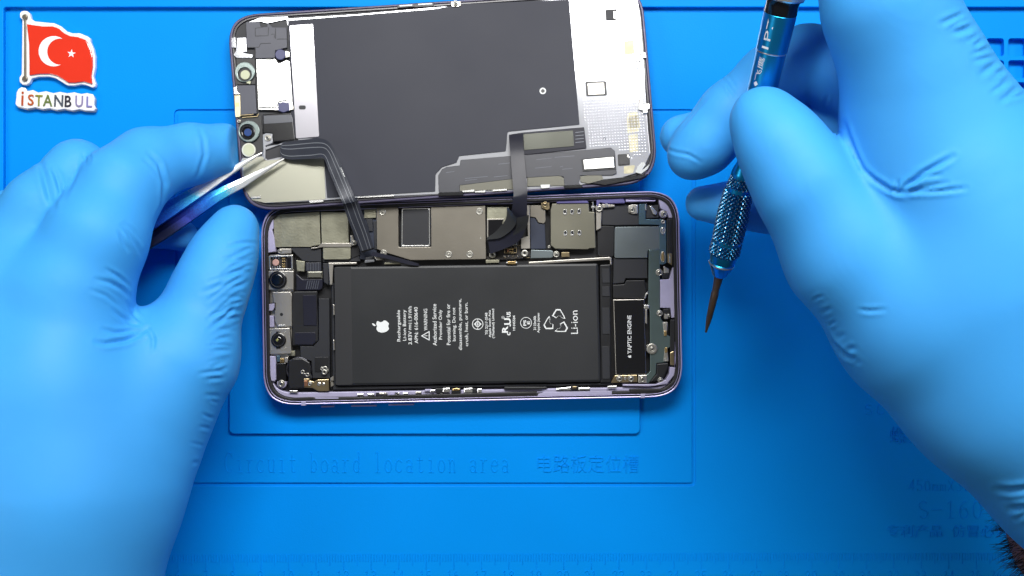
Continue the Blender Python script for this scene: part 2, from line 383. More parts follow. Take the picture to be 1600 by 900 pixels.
# print on the battery
hB = 7.06
tx = MB(PH)
def vt(s_, x, y0, y1, hgt, w=.006): tx.text(s_, x, (y0 + y1) / 2, abs(y1 - y0), hgt, 90.8, hB, .02, weight=w)
def r6y(y): return 470 + y / 5.293
def r8y(y): return 460 + y / 5
vt('Rechargeable', 623.6, r6y(76), r6y(336), 6.6); vt('Li-ion Battery', 632.6, r6y(75), r6y(330), 6.6)
vt('3.83V', 640.8, r6y(250), r6y(362), 5.6); vt('11.91Wh', 640.8, r6y(45), r6y(188), 5.6); vt('APN: 616-00640', 650.2, r6y(52), r6y(352), 5.6)
for dx, seg in ((-1.2, [(195, 242)]), (1.0, [(195, 208), (211, 225), (229, 242)])):
    for a_, c_ in seg: tx.slab([(640.8 + dx - .45, r6y(a_)), (640.8 + dx + .45, r6y(a_)), (640.8 + dx + .45, r6y(c_)), (640.8 + dx - .45, r6y(c_))], hB - .02, hB, .004)
vt('WARNING', 665, r6y(66), r6y(245), 5.6); vt('Authorized Service', 679, r8y(75), r8y(400), 6.3); vt('Provider Only', 688.8, r8y(120), r8y(352), 6.6)
vt('Potential for fire or', 700.6, r8y(75), r8y(395), 6.0); vt('burning. Do not', 710, r8y(103), r8y(365), 6.6)
vt('disassemble, puncture,', 719.5, r8y(35), r8y(435), 6.6); vt('crush, heat, or burn.', 729, r8y(62), r8y(405), 6.)
vt('TIS 2217-2548', 760, r8y(143), r8y(316), 3.9, .014); vt('Apple South Asia', 765.6, r8y(122), r8y(335), 4.6, .014); vt('(Thailand) Limited', 771, r8y(113), r8y(342), 4.8, .014)
vt('MH45584', 803.2, r8y(165), r8y(282), 3.9, .014); vt('3110mAh', 835.6, r8y(170), r8y(278), 4.4, .014); vt('Apple Japan', 841.6, r8y(145), r8y(300), 4.6, .014)
vt('Li-ion', 897.4, r8y(126), r8y(308), 10.8, .0)
vt('US', 794.6, r8y(136), r8y(178), 6.4, .035); vt('c', 795, r8y(296), r8y(320), 5.6, .03); vt('R', 786, r8y(176), r8y(184), 2, .02)
vt('PS', 820, r8y(200), r8y(245), 4.6, .03); vt('E', 826, r8y(208), r8y(234), 4.4, .03)
# RU mark (slanted, joined)
vt('R', 789, r8y(246), r8y(300), 9.5, .035); vt('U', 793, r8y(186), r8y(238), 10.5, .035)
tx.slab(rect(796.4, r8y(250), 798.2, r8y(232)), hB - .02, hB, .004)
def ringp(x, y, r, w): tx.slab([circ(x, y, r), circ(x, y, r - w)], hB - .02, hB, .004)
ringp(786, 496, 2.3, .45); ringp(746.4, 506.4, 8.8, 1.0); ringp(822, 504.4, 9, .9)
# plug symbol in the standard-mark circle
cx, cy = 746.4, 506.4
tx.slab([[(cx - 6, cy), (cx, cy - 6), (cx + 6, cy), (cx, cy + 6)], [(cx - 4, cy), (cx, cy - 4), (cx + 4, cy), (cx, cy + 4)][::-1]], hB - .02, hB, .004)
tx.slab(rect(cx - .5, cy - 8, cx + .5, cy + 8), hB - .02, hB, .004); tx.slab(rect(cx - 6, cy - .45, cx + 6, cy + .45), hB - .025, hB + .005, .004)
# warning triangle
tri = [(657.5, 524.8), (671.3, 516.8), (671.3, 532.4)]
g = (sum(p[0] for p in tri) / 3, sum(p[1] for p in tri) / 3)
tx.slab([rnd(tri, .8), rnd([(g[0] + (x - g[0]) * .7, g[1] + (y - g[1]) * .7) for x, y in tri], .4)], hB - .02, hB, .004)
tx.slab(rect(663, 524.2, 667.4, 525.2), hB - .02, hB, .004); tx.slab(rect(668.2, 524.2, 669.2, 525.2), hB - .02, hB, .004)
# recycling arrows: three outlined folded bands
cx, cy = 869.5, 503.2
for k in range(3):
    a0 = math.radians(120 * k + 180)
    def T(q): return [(cx + x * math.cos(a0) - y * math.sin(a0), cy + x * math.sin(a0) + y * math.cos(a0)) for x, y in q]
    band = T([(5, -11), (17, -11), (20.5, -5), (14, 6.5), (11, 9.6), (9.6, 3.6), (11.4, 1), (9, -3.2), (5, -3.2)])
    m_ = (sum(p[0] for p in band) / 9, sum(p[1] for p in band) / 9)
    tx.slab([band, [(m_[0] + (x - m_[0]) * .78, m_[1] + (y - m_[1]) * .78) for x, y in band]], hB - .02, hB, .004)
# fruit emblem: upright outline, y up, then turned
FRUIT = [(0, .62), (.16, .70), (.34, .72), (.52, .66), (.66, .54), (.55, .42), (.49, .26), (.50, .08), (.58, -.08), (.72, -.19), (.64, -.42), (.50, -.64), (.36, -.76), (.22, -.76), (.08, -.70), (-.06, -.70), (-.20, -.76), (-.34, -.77),
         (-.50, -.66), (-.64, -.44), (-.73, -.16), (-.75, .12), (-.68, .40), (-.54, .60), (-.36, .70), (-.18, .70)]
LEAF = [(.02, .78), (.02, .95), (.12, 1.12), (.30, 1.22), (.34, 1.22), (.34, 1.06), (.24, .90), (.12, .80)]
def emblem(mb, cx, cy, s_, h, th=.02):
    for L in (FRUIT, LEAF): mb.slab(rnd([(cx - y * s_, cy - x * s_) for x, y in L], s_ * .2, 3), h - th, h, .004)
emblem(tx, 597.5, 509.8, 13.2, hB)
tx.build('printed_text', M_PRINT, bat)

# --- upper left: foil shields
P('foil_shield', R5([(205, 135), (578, 110), (586, 384), (520, 394), (505, 402), (208, 402)]), 3, 6.2, M_FOIL, .12)
P('foil_shield', R5([(588, 112), (812, 115), (822, 376), (596, 380)]), 3, 6.25, M_FOIL, .12)
P('side_shade_strip', R5([(200, 138), (262, 134), (262, 402), (205, 402)]), 6.22, 6.3, M_FOILG, .03)  # greyer strip paints the display's shade on the foil's left part
P('bracket', R5([(508, 408), (560, 402), (598, 368), (840, 370), (842, 402), (604, 404), (575, 408), (548, 416), (510, 416)]), 3, 6.6, M_STEEL, .15)
P('bracket_tab', rnd(R5([(606, 405), (836, 400), (836, 504), (606, 506)]), [0, 0, 4, 4]), 4, 6.2, M_FOIL, .15)
P('bracket_arm', R5([(832, 310), (850, 305), (862, 340), (880, 350), (880, 385), (836, 388)]), 4, 6.5, M_STEEL, .15)
screw(PH, *R5([(864, 366)])[0], 6.5, 4.4)
P('cover', R5([(325, 404), (592, 400), (592, 525), (445, 522), (362, 444)]), 2.7, 5.6, M_BLK2, .2)
P('cover', R5([(600, 505), (905, 470), (918, 520), (690, 528), (605, 527)]), 2.7, 5.0, M_BLK2, .2)
P('cover', R5([(822, 392), (905, 390), (915, 470), (842, 500)]), 2.7, 5.3, M_BLK, .2)
P('logic_board', R5([(822, 112), (1052, 80), (1052, 520), (900, 500)]), 2.7, 4.6, M_DIM, .15)
P('board_chip', R5([(962, 170), (1016, 168), (1018, 270), (990, 272)]), 4.61, 5.4, M_BLK2, .1)
P('board_chip', R5([(1022, 190), (1048, 190), (1050, 420), (1034, 420)]), 4.61, 5.2, M_BLK2, .1)
P('foil_pad', R5([(948, 92), (1045, 88), (1045, 160), (948, 164)]), 4.6, 5.6, M_FOILG, .1)

# --- cameras and their bracket, down the left side
cb = P('camera_bracket', [R5([(142, 480), (170, 462), (360, 462), (366, 600), (368, 760), (345, 790), (352, 900)]) + R6([(350, 205), (348, 440), (318, 462), (318, 515), (150, 500), (152, 230), (130, 80), (130, 10)])], 2.6, 4.6, M_STEEL, .15)
fl = P('flash_module', [rnd(R5([(155, 475), (355, 468), (358, 588), (158, 590)]), 1.5), rnd(R5([(172, 487), (342, 482), (344, 578), (174, 580)]), 1)], 4.4, 6.4, M_BRIGHT, .15)
P('flash_base', R5([(172, 487), (342, 482), (344, 578), (174, 580)]), 4.4, 5.3, M_BOARD, .05, fl)
P('diffuser', circ(*R5([(215, 530)])[0], 5.2), 5.2, 6.0, M_PINK, .2, fl)
for y in (500, 522, 545, 565): P('contact', R5([(266, y - 7), (294, y - 7), (294, y + 5), (266, y + 5)]), 5.3, 5.8, M_GOLD, .05, fl)
for x in (185, 205, 225, 245): P('contact', R5([(x, 562), (x + 10, 562), (x + 10, 574), (x, 574)]), 5.3, 5.7, M_BRIGHT, .05, fl)
for x in (190, 212, 236): P('contact', R5([(x, 488), (x + 10, 487), (x + 10, 498), (x, 499)]), 5.3, 5.7, M_BRIGHT, .05, fl)
P('sensor_slot', R5([(312, 488), (340, 487), (341, 579), (313, 580)]), 5.3, 6.5, M_GLOSS, .1, fl)
def camera(pl, c, r, wings=False):
    cm = P('camera_module', rnd(pl, 1.2), 4.5, 6.7, M_STEEL, .2)
    lp = MB(PH).slab(circ(*c, r), 6.71, 7.4, .25)
    if wings: lp.slab(rnd([(c[0] - 3.6, c[1] - r - 2), (c[0] + 3, c[1] - r - 2), (c[0] + 3, c[1] + r + 1.5), (c[0] - 3.6, c[1] + r + 1.5)], 1), 6.705, 7.2, .15)
    lb = lp.build('lens_barrel', M_GLOSS, cm)
    P('lens_ring', [circ(c[0], c[1], r * .82), circ(c[0], c[1], r * .72)], 7.35, 7.62, M_BLK2, .08, lb)
    return cm, lb
cm, lb = camera(R5([(146, 598), (363, 600), (362, 756), (148, 758)]), R5([(232, 675)])[0], 14.2)
P('lens', circ(*R5([(230, 672)])[0], 8.4), 7.3, 7.75, M_LENS, .3, lb)
for x, y in ((312, 614), (315, 740)): screw(PH, *R5([(x, y)])[0], 6.7, 1.5, 'ring', 'rivet', cm)
cm, lb = camera(R6([(157, 230), (332, 225), (346, 438), (158, 443)]), R6([(238, 325)])[0], 11.8, True)
P('lens', circ(*R6([(236, 325)])[0], 5.5), 7.3, 7.75, M_LENS, .3, lb); P('lens_core', circ(*R6([(227, 325)])[0], 2.2), 7.7, 7.9, mat('lens_glint', (150, 152, 96), .2, .4), .05, lb)  # small greenish disc at the centre is a painted lens glint
for x, y in ((178, 262), (292, 262), (182, 392), (295, 388)): screw(PH, *R6([(x, y)])[0], 6.7, 1.4, 'ring', 'rivet', cm)
sp_ = P('sensor_plate', [R5([(185, 775), (338, 772), (350, 800)]) + R6([(347, 0), (349, 212), (232, 222), (205, 165), (208, 60), (195, 0)])], 4.61, 6.3, M_STEEL, .2)
P('plate_hole', circ(*R6([(264, 113)])[0], 2.5), 6.31, 6.36, M_BLK, .01, sp_); P('plate_hole', circ(*R6([(262, 14)])[0], 2.2), 6.31, 6.36, M_STEEL, .01, sp_)
P('plate_tab', R6([(235, 200), (292, 198), (292, 215), (235, 217)]), 6.31, 6.7, M_BRIGHT, .1, sp_)
P('plate_slot', R6([(178, 15), (215, 15), (215, 75), (180, 75)]), 6.31, 6.5, M_BLK, .05, sp_)
P('clip', R6([(150, 30), (205, 20), (205, 55), (190, 82), (150, 82)]), 6.0, 6.8, M_LAVW, .1); P('clip', R6([(152, 120), (200, 125), (204, 215), (158, 222)]), 4.6, 6.2, M_LAVW, .2)
P('clip', R5([(228, 428), (250, 415), (345, 415), (345, 455), (250, 462), (232, 450)]), 4.6, 6.3, M_STEEL, .2); screw(PH, *R5([(252, 437)])[0], 6.3, 2.8)
P('rail_boss', R5([(150, 260), (185, 255), (205, 330), (215, 440), (150, 450)]), 4, 6.9, M_LAVW, .3)
P('rail_boss', R5([(150, 215), (180, 180), (196, 150), (198, 250), (160, 290)]), 4, 6.8, M_LAVW, .3)
P('rail_boss', R6([(160, 455), (215, 460), (218, 650), (205, 668), (165, 660)]), 3, 6.8, M_LAVW, .3)
# flex cables beside the cameras
P('foil_pad', R5([(385, 512), (458, 522), (452, 606), (392, 600)]), 2.7, 5.6, M_FOIL, .12)
P('flex_fold', R5([(462, 530), (592, 528), (592, 602), (462, 602)]), 2.7, 5.4, M_FLEXD, .2)
P('flex_fold', rnd(R5([(474, 602), (602, 600), (603, 664), (474, 664)]), 1), 2.7, 5.9, mat('shiny_flex', (132, 132, 122), .28, .7), .5)
P('flex_fold', rnd(R5([(384, 620), (440, 668), (604, 666), (602, 760), (385, 762)]), [0, 0, 0, 8, 2]), 2.7, 5.6, M_FLEX, .3)
for k in range(6):
    P('flex_rib', R5([(480 + k * 18, 680), (485 + k * 18, 680), (470 + k * 18, 750), (465 + k * 18, 750)]), 5.6, 5.68, M_TRACE, .02)
for k in range(5): P('flex_rib', R5([(480 + k * 22, 534), (484 + k * 22, 534), (484 + k * 22, 598), (480 + k * 22, 598)]), 5.4, 5.48, M_TRACE, .02)
P('flex_cover', [R5([(356, 770), (560, 768), (560, 905)]) + R6([(565, 0), (566, 330), (520, 372), (352, 372), (350, 0)])], 2.7, 5.2, M_BLK, .3)
P('flex_panel', [R5([(440, 800), (552, 798)]) + R6([(554, 205), (446, 205)])], 5.21, 5.5, M_FLEX, .12)
P('flex_panel', rnd(R6([(372, 262), (545, 262), (545, 335), (520, 362), (372, 362)]), 2), 5.21, 5.45, M_FLEX, .12)
P('cover', R6([(570, -20), (660, -20), (664, 640), (520, 640), (510, 500), (420, 470), (418, 376), (525, 376), (570, 330)]), 2.7, 4.9, M_BLK2, .2)
P('cover', R6([(540, 465), (650, 465), (650, 590), (590, 588), (540, 588)]), 4.9, 5.2, M_BLK, .1)
P('rattle_cover', R5([(605, 535), (650, 535), (655, 690), (650, 720), (612, 690)]), 2.7, 5.5, M_BLK2, .2)
# lower left corner
P('speaker_ring', [circ(*R6([(405, 570)])[0], 20), circ(*R6([(405, 570)])[0], 17.4)], 2.7, 5.5, mat('dark_arc', (60, 60, 68), .3, .6), .2)
P('speaker_module', rnd(R6([(318, 495), (360, 475), (440, 475), (498, 510), (505, 600), (520, 640), (445, 725), (330, 725), (318, 700)]), 3), 2.7, 6.0, M_BLK, .4)
P('connector', rnd(R6([(218, 518), (300, 512), (303, 668), (222, 668)]), 1), 2.7, 6.1, M_GLOSS, .3)
P('contact_pad', R6([(222, 455), (250, 455), (254, 500), (228, 508)]), 4.6, 6.0, M_TEAL, .1)
for x in (250, 268): P('contact_pad', R6([(x, 480), (x + 14, 480), (x + 14, 512), (x, 512)]), 4.6, 6.0, M_GOLD, .1)
P('contact_pad', R6([(292, 470), (318, 470), (314, 512), (292, 512)]), 4.6, 5.9, M_STEEL, .1)
P('contact_pad', R6([(318, 415), (375, 412), (375, 455), (318, 455)]), 4.6, 5.6, M_FOILG, .1)
P('corner_boss', circ(*R6([(265, 683)])[0], 7.6), 3, 6.0, M_LAVW, .3); screw(PH, *R6([(265, 683)])[0], 6.0, 5.6)
gc = P('ground_clip', rnd(R6([(445, 645), (492, 642), (494, 660), (530, 668), (560, 652), (655, 648), (656, 748), (565, 748), (520, 722), (446, 718)]), 1), 4, 6.5, M_BRASS, .2)
P('clip_ridge', R6([(450, 662), (478, 660), (480, 708), (450, 708)]), 6.51, 6.9, mat('copper', (190, 140, 110), .3, .9), .1, gc)
screw(PH, *R6([(500, 686)])[0], 6.5, 3.4, parent=gc); P('clip_ridge', circ(*R6([(575, 690)])[0], 3), 6.5, 6.9, M_BRIGHT, .15, gc); P('clip_ridge', circ(*R6([(612, 690)])[0], 2.4), 6.5, 6.8, M_BRIGHT, .15, gc)
for x, y, r in ((440, 588, 3.4), (455, 606, 3), (478, 612, 3.4), (600, 560, 3), (625, 560, 4), (620, 590, 4.4), (640, 575, 3)):
    screw(PH, *R6([(x, y)])[0], 5.6, r, 'washer' if r > 3.3 else 'screw', 'solder_point')
P('corner_tab', R6([(665, 640), (695, 620), (695, 662), (668, 662)]), 4, 6.3, M_STEEL, .15)
P('corner_tab', R6([(330, 742), (395, 742), (395, 760), (330, 760)]), 5, 6.7, M_BRIGHT, .1)
P('corner_tab', R6([(668, 664), (690, 664), (696, 700), (670, 715)]), 3, 5.6, M_STEEL, .15)

# --- board centre
sh = P('board_shield', rnd([(588, 324), (622.5, 323.7), (622.8, 386.5), (674, 386), (673.2, 322.8), (758.3, 321.5), (759.6, 405), (642, 406.6), (600, 394), (588.6, 389)], [2, 3, 3, 3, 3, 2, 1.5, 1, 1, 1]), 2.7, 6.1, M_SHIELD, .15)
for x, y in (R5([(1100, 112)])[0], R5([(1108, 452)])[0], R7([(472, 160)])[0], R7([(218, 515)])[0], R7([(392, 515)])[0]): screw(PH, x, y, 6.1, 5.4, 'ring', 'weld_ring', sh)
screw(PH, *R7([(482, 380)])[0], 6.1, 1.6, 'ring', 'rivet', sh)
ch = P('processor_frame', [rnd(R5([(1258, 82), (1492, 78), (1494, 400), (1256, 402)]), 3), rnd(R5([(1268, 92), (1482, 88), (1484, 386), (1266, 388)]), 2)], 4, 5.9, M_BRIGHT, .12)
P('processor_lid', rnd(R5([(1268, 92), (1482, 88), (1484, 386), (1266, 388)]), 2), 4, 5.5, M_BLK2, .1, ch)
P('foil_shield', R7([(533, 124), (715, 124), (718, 300), (640, 380), (535, 385)]), 2.7, 5.1, M_FOIL, .12)
P('window_chip', rnd(R7([(545, 228), (668, 226), (655, 300), (600, 352), (545, 372)]), 2), 5.11, 5.5, M_GLOSS, .15)
P('window_rim', R7([(535, 222), (672, 220), (672, 230), (545, 232), (545, 372), (535, 374)]), 5.1, 5.8, M_STEEL, .1)
P('window_chip', R7([(533, 392), (640, 388), (560, 505), (533, 515)]), 2.7, 5.2, M_GLOSS, .2)
br = P('power_board', R7([(530, 388), (812, 380), (815, 478), (895, 475), (895, 548), (660, 560), (530, 560)]), 2.7, 3.9, M_BOARD, .1)
for x in range(668, 885, 13):
    for y in (440, 452, 528, 540):
        if random.random() < .6 and not (800 < x < 880 and y < 460):
            P('capacitor', R7([(x, y), (x + random.choice((6, 8)), y), (x + 8, y + 6), (x, y + 6)]), 3.9, 4.3, random.choice((M_BOARD, M_BRASS, M_STEEL, M_BLK2)), .05, br)
cn = P('socket', [rnd(R7([(678, 462), (782, 462), (782, 507), (678, 507)]), .6), rnd(R7([(684, 468), (776, 468), (776, 501), (684, 501)]), .4)], 3.9, 4.9, M_BRASS, .1, br)
P('socket_pin', R7([(702, 474), (716, 474), (716, 496), (702, 496)]), 4, 4.7, mat('copper', (190, 140, 110), .3, .9), .05, cn)
for x in (720, 740):
    for y in (470, 488): P('socket_pin', R7([(x, y), (x + 14, y), (x + 14, y + 10), (x, y + 10)]), 4, 4.8, M_GOLD, .05, cn)
P('chip_edge', R7([(705, 432), (775, 432), (775, 396), (783, 396), (783, 440), (705, 440)]), 3.9, 4.9, M_BRIGHT, .1)
screw(PH, *R7([(846, 508)])[0], 4.5, 5.6, 'washer', 'standoff'); screw(PH, *R7([(580, 518)])[0], 4.5, 5.6, 'washer', 'standoff')
bc = P('battery_connector', rnd(R7([(692, 570), (784, 570), (784, 600), (692, 600)]), 1), 4, 7.5, M_BLK, .1)
P('connector_plate', rnd(R7([(704, 574), (774, 574), (774, 597), (704, 597)]), .5), 7.45, 7.8, M_GOLD, .1, bc)
for x in (700, 778): P('connector_plate', circ(*R7([(x, 585)])[0], 1.3), 7.5, 7.9, M_BRIGHT, .1, bc)
P('spacer', R7([(524, 562), (635, 560), (635, 585), (524, 588)]), 3, 5.9, M_FOILG, .1)
P('strap', R7([(862, 108), (888, 108), (892, 468), (816, 470), (815, 382), (872, 366)]), 2.7, 5.6, M_STEEL, .12)
P('mid_plate', rnd(R7([(892, 110), (985, 110), (1018, 150), (1020, 240), (1005, 262), (960, 254), (935, 212), (892, 204)]), 1), 2.7, 5.7, M_SHIELD, .12)
P('mid_cover', rnd(R7([(892, 207), (932, 214), (955, 258), (1012, 266), (1022, 470), (896, 472)]), 1), 2.7, 5.2, M_DIM, .15)
P('brass_tab', rnd(R7([(980, 90), (1050, 85), (1056, 140), (1030, 150), (985, 130)]), 2), 4, 6.6, M_BRASS, .15); screw(PH, *R7([(1014, 103)])[0], 6.6, 4.6, mats=M_BRASS)
sim = P('tray_shield', rnd(R7([(1072, 97), (1375, 90), (1382, 164), (1424, 166), (1434, 462), (1380, 466), (1370, 474), (1100, 470), (1062, 440), (1060, 150)]), 1), 2.7, 6.2, M_SIM, .15)
for x, y in ((1180, 167), (1238, 166), (1297, 163), (1183, 342), (1240, 341), (1299, 339)):
    q = R7([(x, y)])[0]
    so = P('tray_slot', [circ(q[0], q[1], 3, 18, 4.6), circ(q[0], q[1] - .8, 1.9, 14, 2.6)], 6.2, 6.4, M_BRIGHT, .08, sim)
    P('slot_hole', circ(q[0], q[1] - .8, 1.9, 14, 2.6), 6.2, 6.26, M_BLK, .01, so)
P('tray_foot', R7([(1130, 460), (1190, 458), (1195, 478), (1130, 480)]), 4, 5.9, M_BLK, .1); P('tray_foot', R7([(1290, 458), (1345, 455), (1350, 472), (1292, 474)]), 4, 5.9, M_BLK, .1)
P('lower_bracket', R7([(898, 478), (1065, 484), (1080, 490), (1080, 538), (1062, 545), (895, 548)]), 2.7, 5.6, M_GREYB, .15)
P('lower_tab', R7([(1150, 498), (1216, 498), (1218, 535), (1150, 538)]), 3, 5.2, M_BRASS, .12); screw(PH, *R7([(1107, 514)])[0], 5.6, 5)
screw(PH, *R7([(1048, 452)])[0], 5.6, 2.4); screw(PH, *R7([(1462, 132)])[0], 6.3, 6)
P('top_clip', rnd(R9([(215, 152), (322, 160), (322, 176), (228, 184)]), .6), 4, 6.6, M_STEEL, .15); P('top_clip', R9([(240, 150), (262, 150), (264, 178), (240, 180)]), 6.6, 6.9, M_BRIGHT, .1)
P('side_strap', R9([(166, 212), (213, 215), (208, 352), (168, 372)]), 3, 6.0, M_STEEL, .15)
P('side_strap', R9([(135, 135), (145, 135), (146, 215), (136, 215)]), 3, 6.4, M_BRIGHT, .1); P('side_strap', R9([(125, 168), (158, 168), (158, 186), (126, 188)]), 3, 6.5, M_BRIGHT, .1)

# --- right side
P('antenna_cover', R9([(212, 160), (520, 155), (522, 326), (330, 330), (215, 326)]), 2.7, 5.3, M_BLK2, .2)
P('antenna_cover', R9([(175, 372), (212, 332), (318, 334), (314, 570), (305, 590), (178, 578)]), 2.7, 4.8, M_BLK, .2)
P('coil_cover', R9([(310, 600), (590, 602), (592, 768), (412, 768), (396, 806), (306, 812)]), 2.7, 5.0, M_BLK2, .2)
P('coil_cover', [R9([(312, 820), (400, 816), (416, 784), (568, 782)]) + R10([(505, 118), (262, 116), (258, 20)])], 2.7, 5.4, M_BLK, .25)
P('antenna_sheet', rnd(R9([(320, 342), (692, 338), (694, 526), (594, 534), (590, 598), (318, 600)]), [4, 1, 1, 3, 1, 4]), 2.7, 5.7, M_GREYB, .12)
P('dock_bracket', rnd(R9([(520, 152), (576, 150), (576, 278), (716, 280), (748, 290), (748, 640), (715, 655), (692, 650), (690, 325), (520, 322)]), 1), 3, 6.0, M_TEAL, .15)
P('dock_plate', rnd(R9([(602, 530), (694, 528), (696, 860)]) + R10([(590, 0), (590, 185), (598, 262), (618, 290), (618, 362), (672, 392), (682, 452), (642, 470), (644, 566), (566, 574), (562, 648), (512, 712), (442, 708), (440, 662), (498, 655), (522, 630), (520, 215), (508, 150), (510, 0)]), 1.2), 3, 6.05, mat('dock_teal', (112, 130, 130), .3, .8, .08, 900, .15, 60), .15)
P('chip', R9([(580, 158), (684, 160), (684, 265), (580, 272)]), 3, 5.2, M_BLK2, .15)
P('spring_contact', rnd(R9([(608, 170), (628, 168), (672, 222), (662, 244), (640, 236)]), 1), 5.2, 6.3, M_BRIGHT, .15)
P('spring_contact', R9([(572, 152), (582, 152), (582, 205), (572, 205)]), 4, 6.4, M_BRIGHT, .1)
P('screw_tab', rnd(R9([(430, 170), (470, 155), (514, 158), (514, 232), (470, 236), (436, 222)]), 3), 3, 6.1, M_STEEL, .15)
P('screw_tab', R9([(486, 160), (512, 160), (512, 230), (488, 230)]), 6.1, 6.5, M_BRIGHT, .15)
screw(PH, *R9([(462, 197)])[0], 6.1, 4.8); P('corner_boss', circ(*R9([(726, 232)])[0], 6.6), 3, 6.2, M_LAVW, .2); screw(PH, *R9([(726, 232)])[0], 6.2, 5.2)
screw(PH, *R9([(688, 718)])[0], 6.0, 5.6)
for y, m_ in ((372, M_BRIGHT), (590, M_GOLD)):
    q = R9([(720, y)])[0]
    P('slot_ring', [circ(q[0], q[1], 4, 18, 8.6 if y > 500 else 5.4), circ(q[0], q[1], 2.7, 16, 7 if y > 500 else 4)], 6.0, 6.25, M_STEEL, .1)
    P('spring_leaf', rnd([(q[0] - 1.4, q[1] - (8 if y > 500 else 3)), (q[0] + 1.4, q[1] - (8 if y > 500 else 3)), (q[0] + 2.2, q[1] + 6), (q[0] - 2.2, q[1] + 6)], 1), 6.0, 6.5, m_, .12)
screw(PH, *R9([(720, 300)])[0], 6.0, 3.4, 'washer', 'rivet')
P('side_module', R9([(752, 272), (808, 272), (808, 665), (752, 640)]), 2.7, 6.4, M_BLK, .3); P('side_ridge', R9([(776, 280), (783, 280), (783, 560), (776, 560)]), 6.41, 6.8, M_BLK2, .1)
P('side_contact', rnd(R9([(758, 562), (796, 562), (796, 662), (762, 640)]), 1), 6.41, 6.9, M_BRASS, .15); P('side_contact', R9([(770, 575), (778, 575), (780, 640), (771, 638)]), 6.9, 7.1, M_BRIGHT, .05)
P('side_contact', rnd(R9([(726, 665), (770, 690), (770, 722), (726, 726)]), 1), 4, 6.3, M_STEEL, .2); P('side_module', R9([(712, 730), (775, 722), (765, 770), (712, 770)]), 3, 6.0, M_BLK, .2)
P('port_cover', rnd(R9([(692, 778), (770, 774), (800, 680), (822, 676), (826, 860)]) + R10([(706, 60), (706, 250), (672, 256), (664, 186), (592, 184), (592, 0)]), 1), 3, 6.5, M_LAVW, .2)
screw(PH, *R10([(588, 222)])[0], 6.1, 5); screw(PH, *R10([(533, 472)])[0], 6.1, 8.6, 'washer', 'screw_boss'); screw(PH, *R10([(533, 472)])[0], 6.5, 4.2)
P('side_module', R10([(610, 192), (660, 190), (665, 260), (612, 262)]), 3, 6.0, M_BLK, .2); P('side_contact', R10([(622, 225), (646, 232), (646, 262), (622, 262)]), 6.0, 6.5, M_STEEL, .1); screw(PH, *R10([(652, 238)])[0], 6.1, 2.6)
P('side_module', R10([(662, 268), (698, 268), (692, 598), (660, 592)]), 3, 6.4, M_BLK, .2)
P('side_contact', rnd(R10([(662, 500), (688, 488), (690, 590), (664, 586)]), 1), 6.41, 6.9, M_BRASS, .15)
for (x, y), d in (((628, 298), 1), ((633, 548), -1)):
    q = R10([(x, y)])[0]; e = d * 80 / 4.5
    P('spring_leaf', rnd([(q[0] - 4, q[1] - 3 * d), (q[0] + 4, q[1] - 3 * d), (q[0] + 2.4, q[1] + e), (q[0] - 2.0, q[1] + e)], 1.5), 6.06, 6.4, M_STEEL, .12)
    P('spring_leaf', rnd([(q[0] - 2, q[1] + e * .6), (q[0] + 2.4, q[1] + e * .6), (q[0] + 2.4, q[1] + e * 1.05), (q[0] - 2.0, q[1] + e * 1.05)], .8), 6.41, 6.6, M_GOLD, .08)
    screw(PH, q[0], q[1], 6.4, 2.6, 'ring', 'rivet')
P('corner_block', R10([(568, 578), (648, 572), (650, 602), (604, 700), (522, 702), (566, 650)]), 2.7, 6.2, M_BLK, .3)
P('corner_rail', R10([(660, 600), (700, 604), (690, 660), (640, 720), (520, 738), (330, 735), (330, 722), (560, 722), (630, 690), (655, 650)]), 3, 6.9, M_LAVW, .25)
screw(PH, *R10([(593, 692)])[0], 6.4, 4.4)
vm = P('vibration_motor', rnd(R10([(263, 127), (480, 124), (494, 652), (280, 655)]), 1), 2.7, 6.3, M_STEEL, .15)
P('motor_label', rnd(R10([(267, 131), (477, 128), (491, 648), (282, 651)]), 1), 6.31, 6.42, M_GLOSS, .03, vm)
q = MB(PH); q.text('TAPTIC ENGINE', *R10([(376, 372)])[0], 60, 6.4, 90.6, 6.46, .02, weight=.012); c_ = R10([(378, 527)])[0]
for L in (FRUIT, LEAF): q.slab(rnd([(c_[0] - y * 2.9, c_[1] - x * 2.9) for x, y in L], .5, 2), 6.44, 6.46, .004)
q.build('printed_text', M_PRINT, vm)
P('motor_clip', rnd(R10([(478, 162), (516, 164), (516, 192), (480, 192)]), 1), 4, 6.6, M_BRIGHT, .2); P('motor_clip', R10([(488, 195), (500, 195), (500, 300), (488, 290)]), 4, 6.2, M_STEEL, .1)
P('motor_clip', R10([(496, 445), (530, 450), (530, 492), (500, 490)]), 4, 6.4, M_STEEL, .1); P('motor_clip', R10([(505, 70), (485, 95), (478, 120), (488, 120), (496, 96), (510, 82)]), 4, 6.3, M_BRIGHT, .1)
P('motor_bracket', rnd(R10([(272, 660), (430, 656), (434, 706), (245, 712)]), 1), 3, 6.1, M_BRASS, .15); P('motor_bracket', rnd(R10([(438, 658), (498, 656), (498, 712), (440, 712)]), 1), 3, 6.3, M_STEEL, .15)
for x in (305, 386): screw(PH, *R10([(x, 681)])[0], 6.1, 5)
screw(PH, *R10([(346, 680)])[0], 6.1, 2.4); screw(PH, *R10([(465, 683)])[0], 6.3, 5.2)

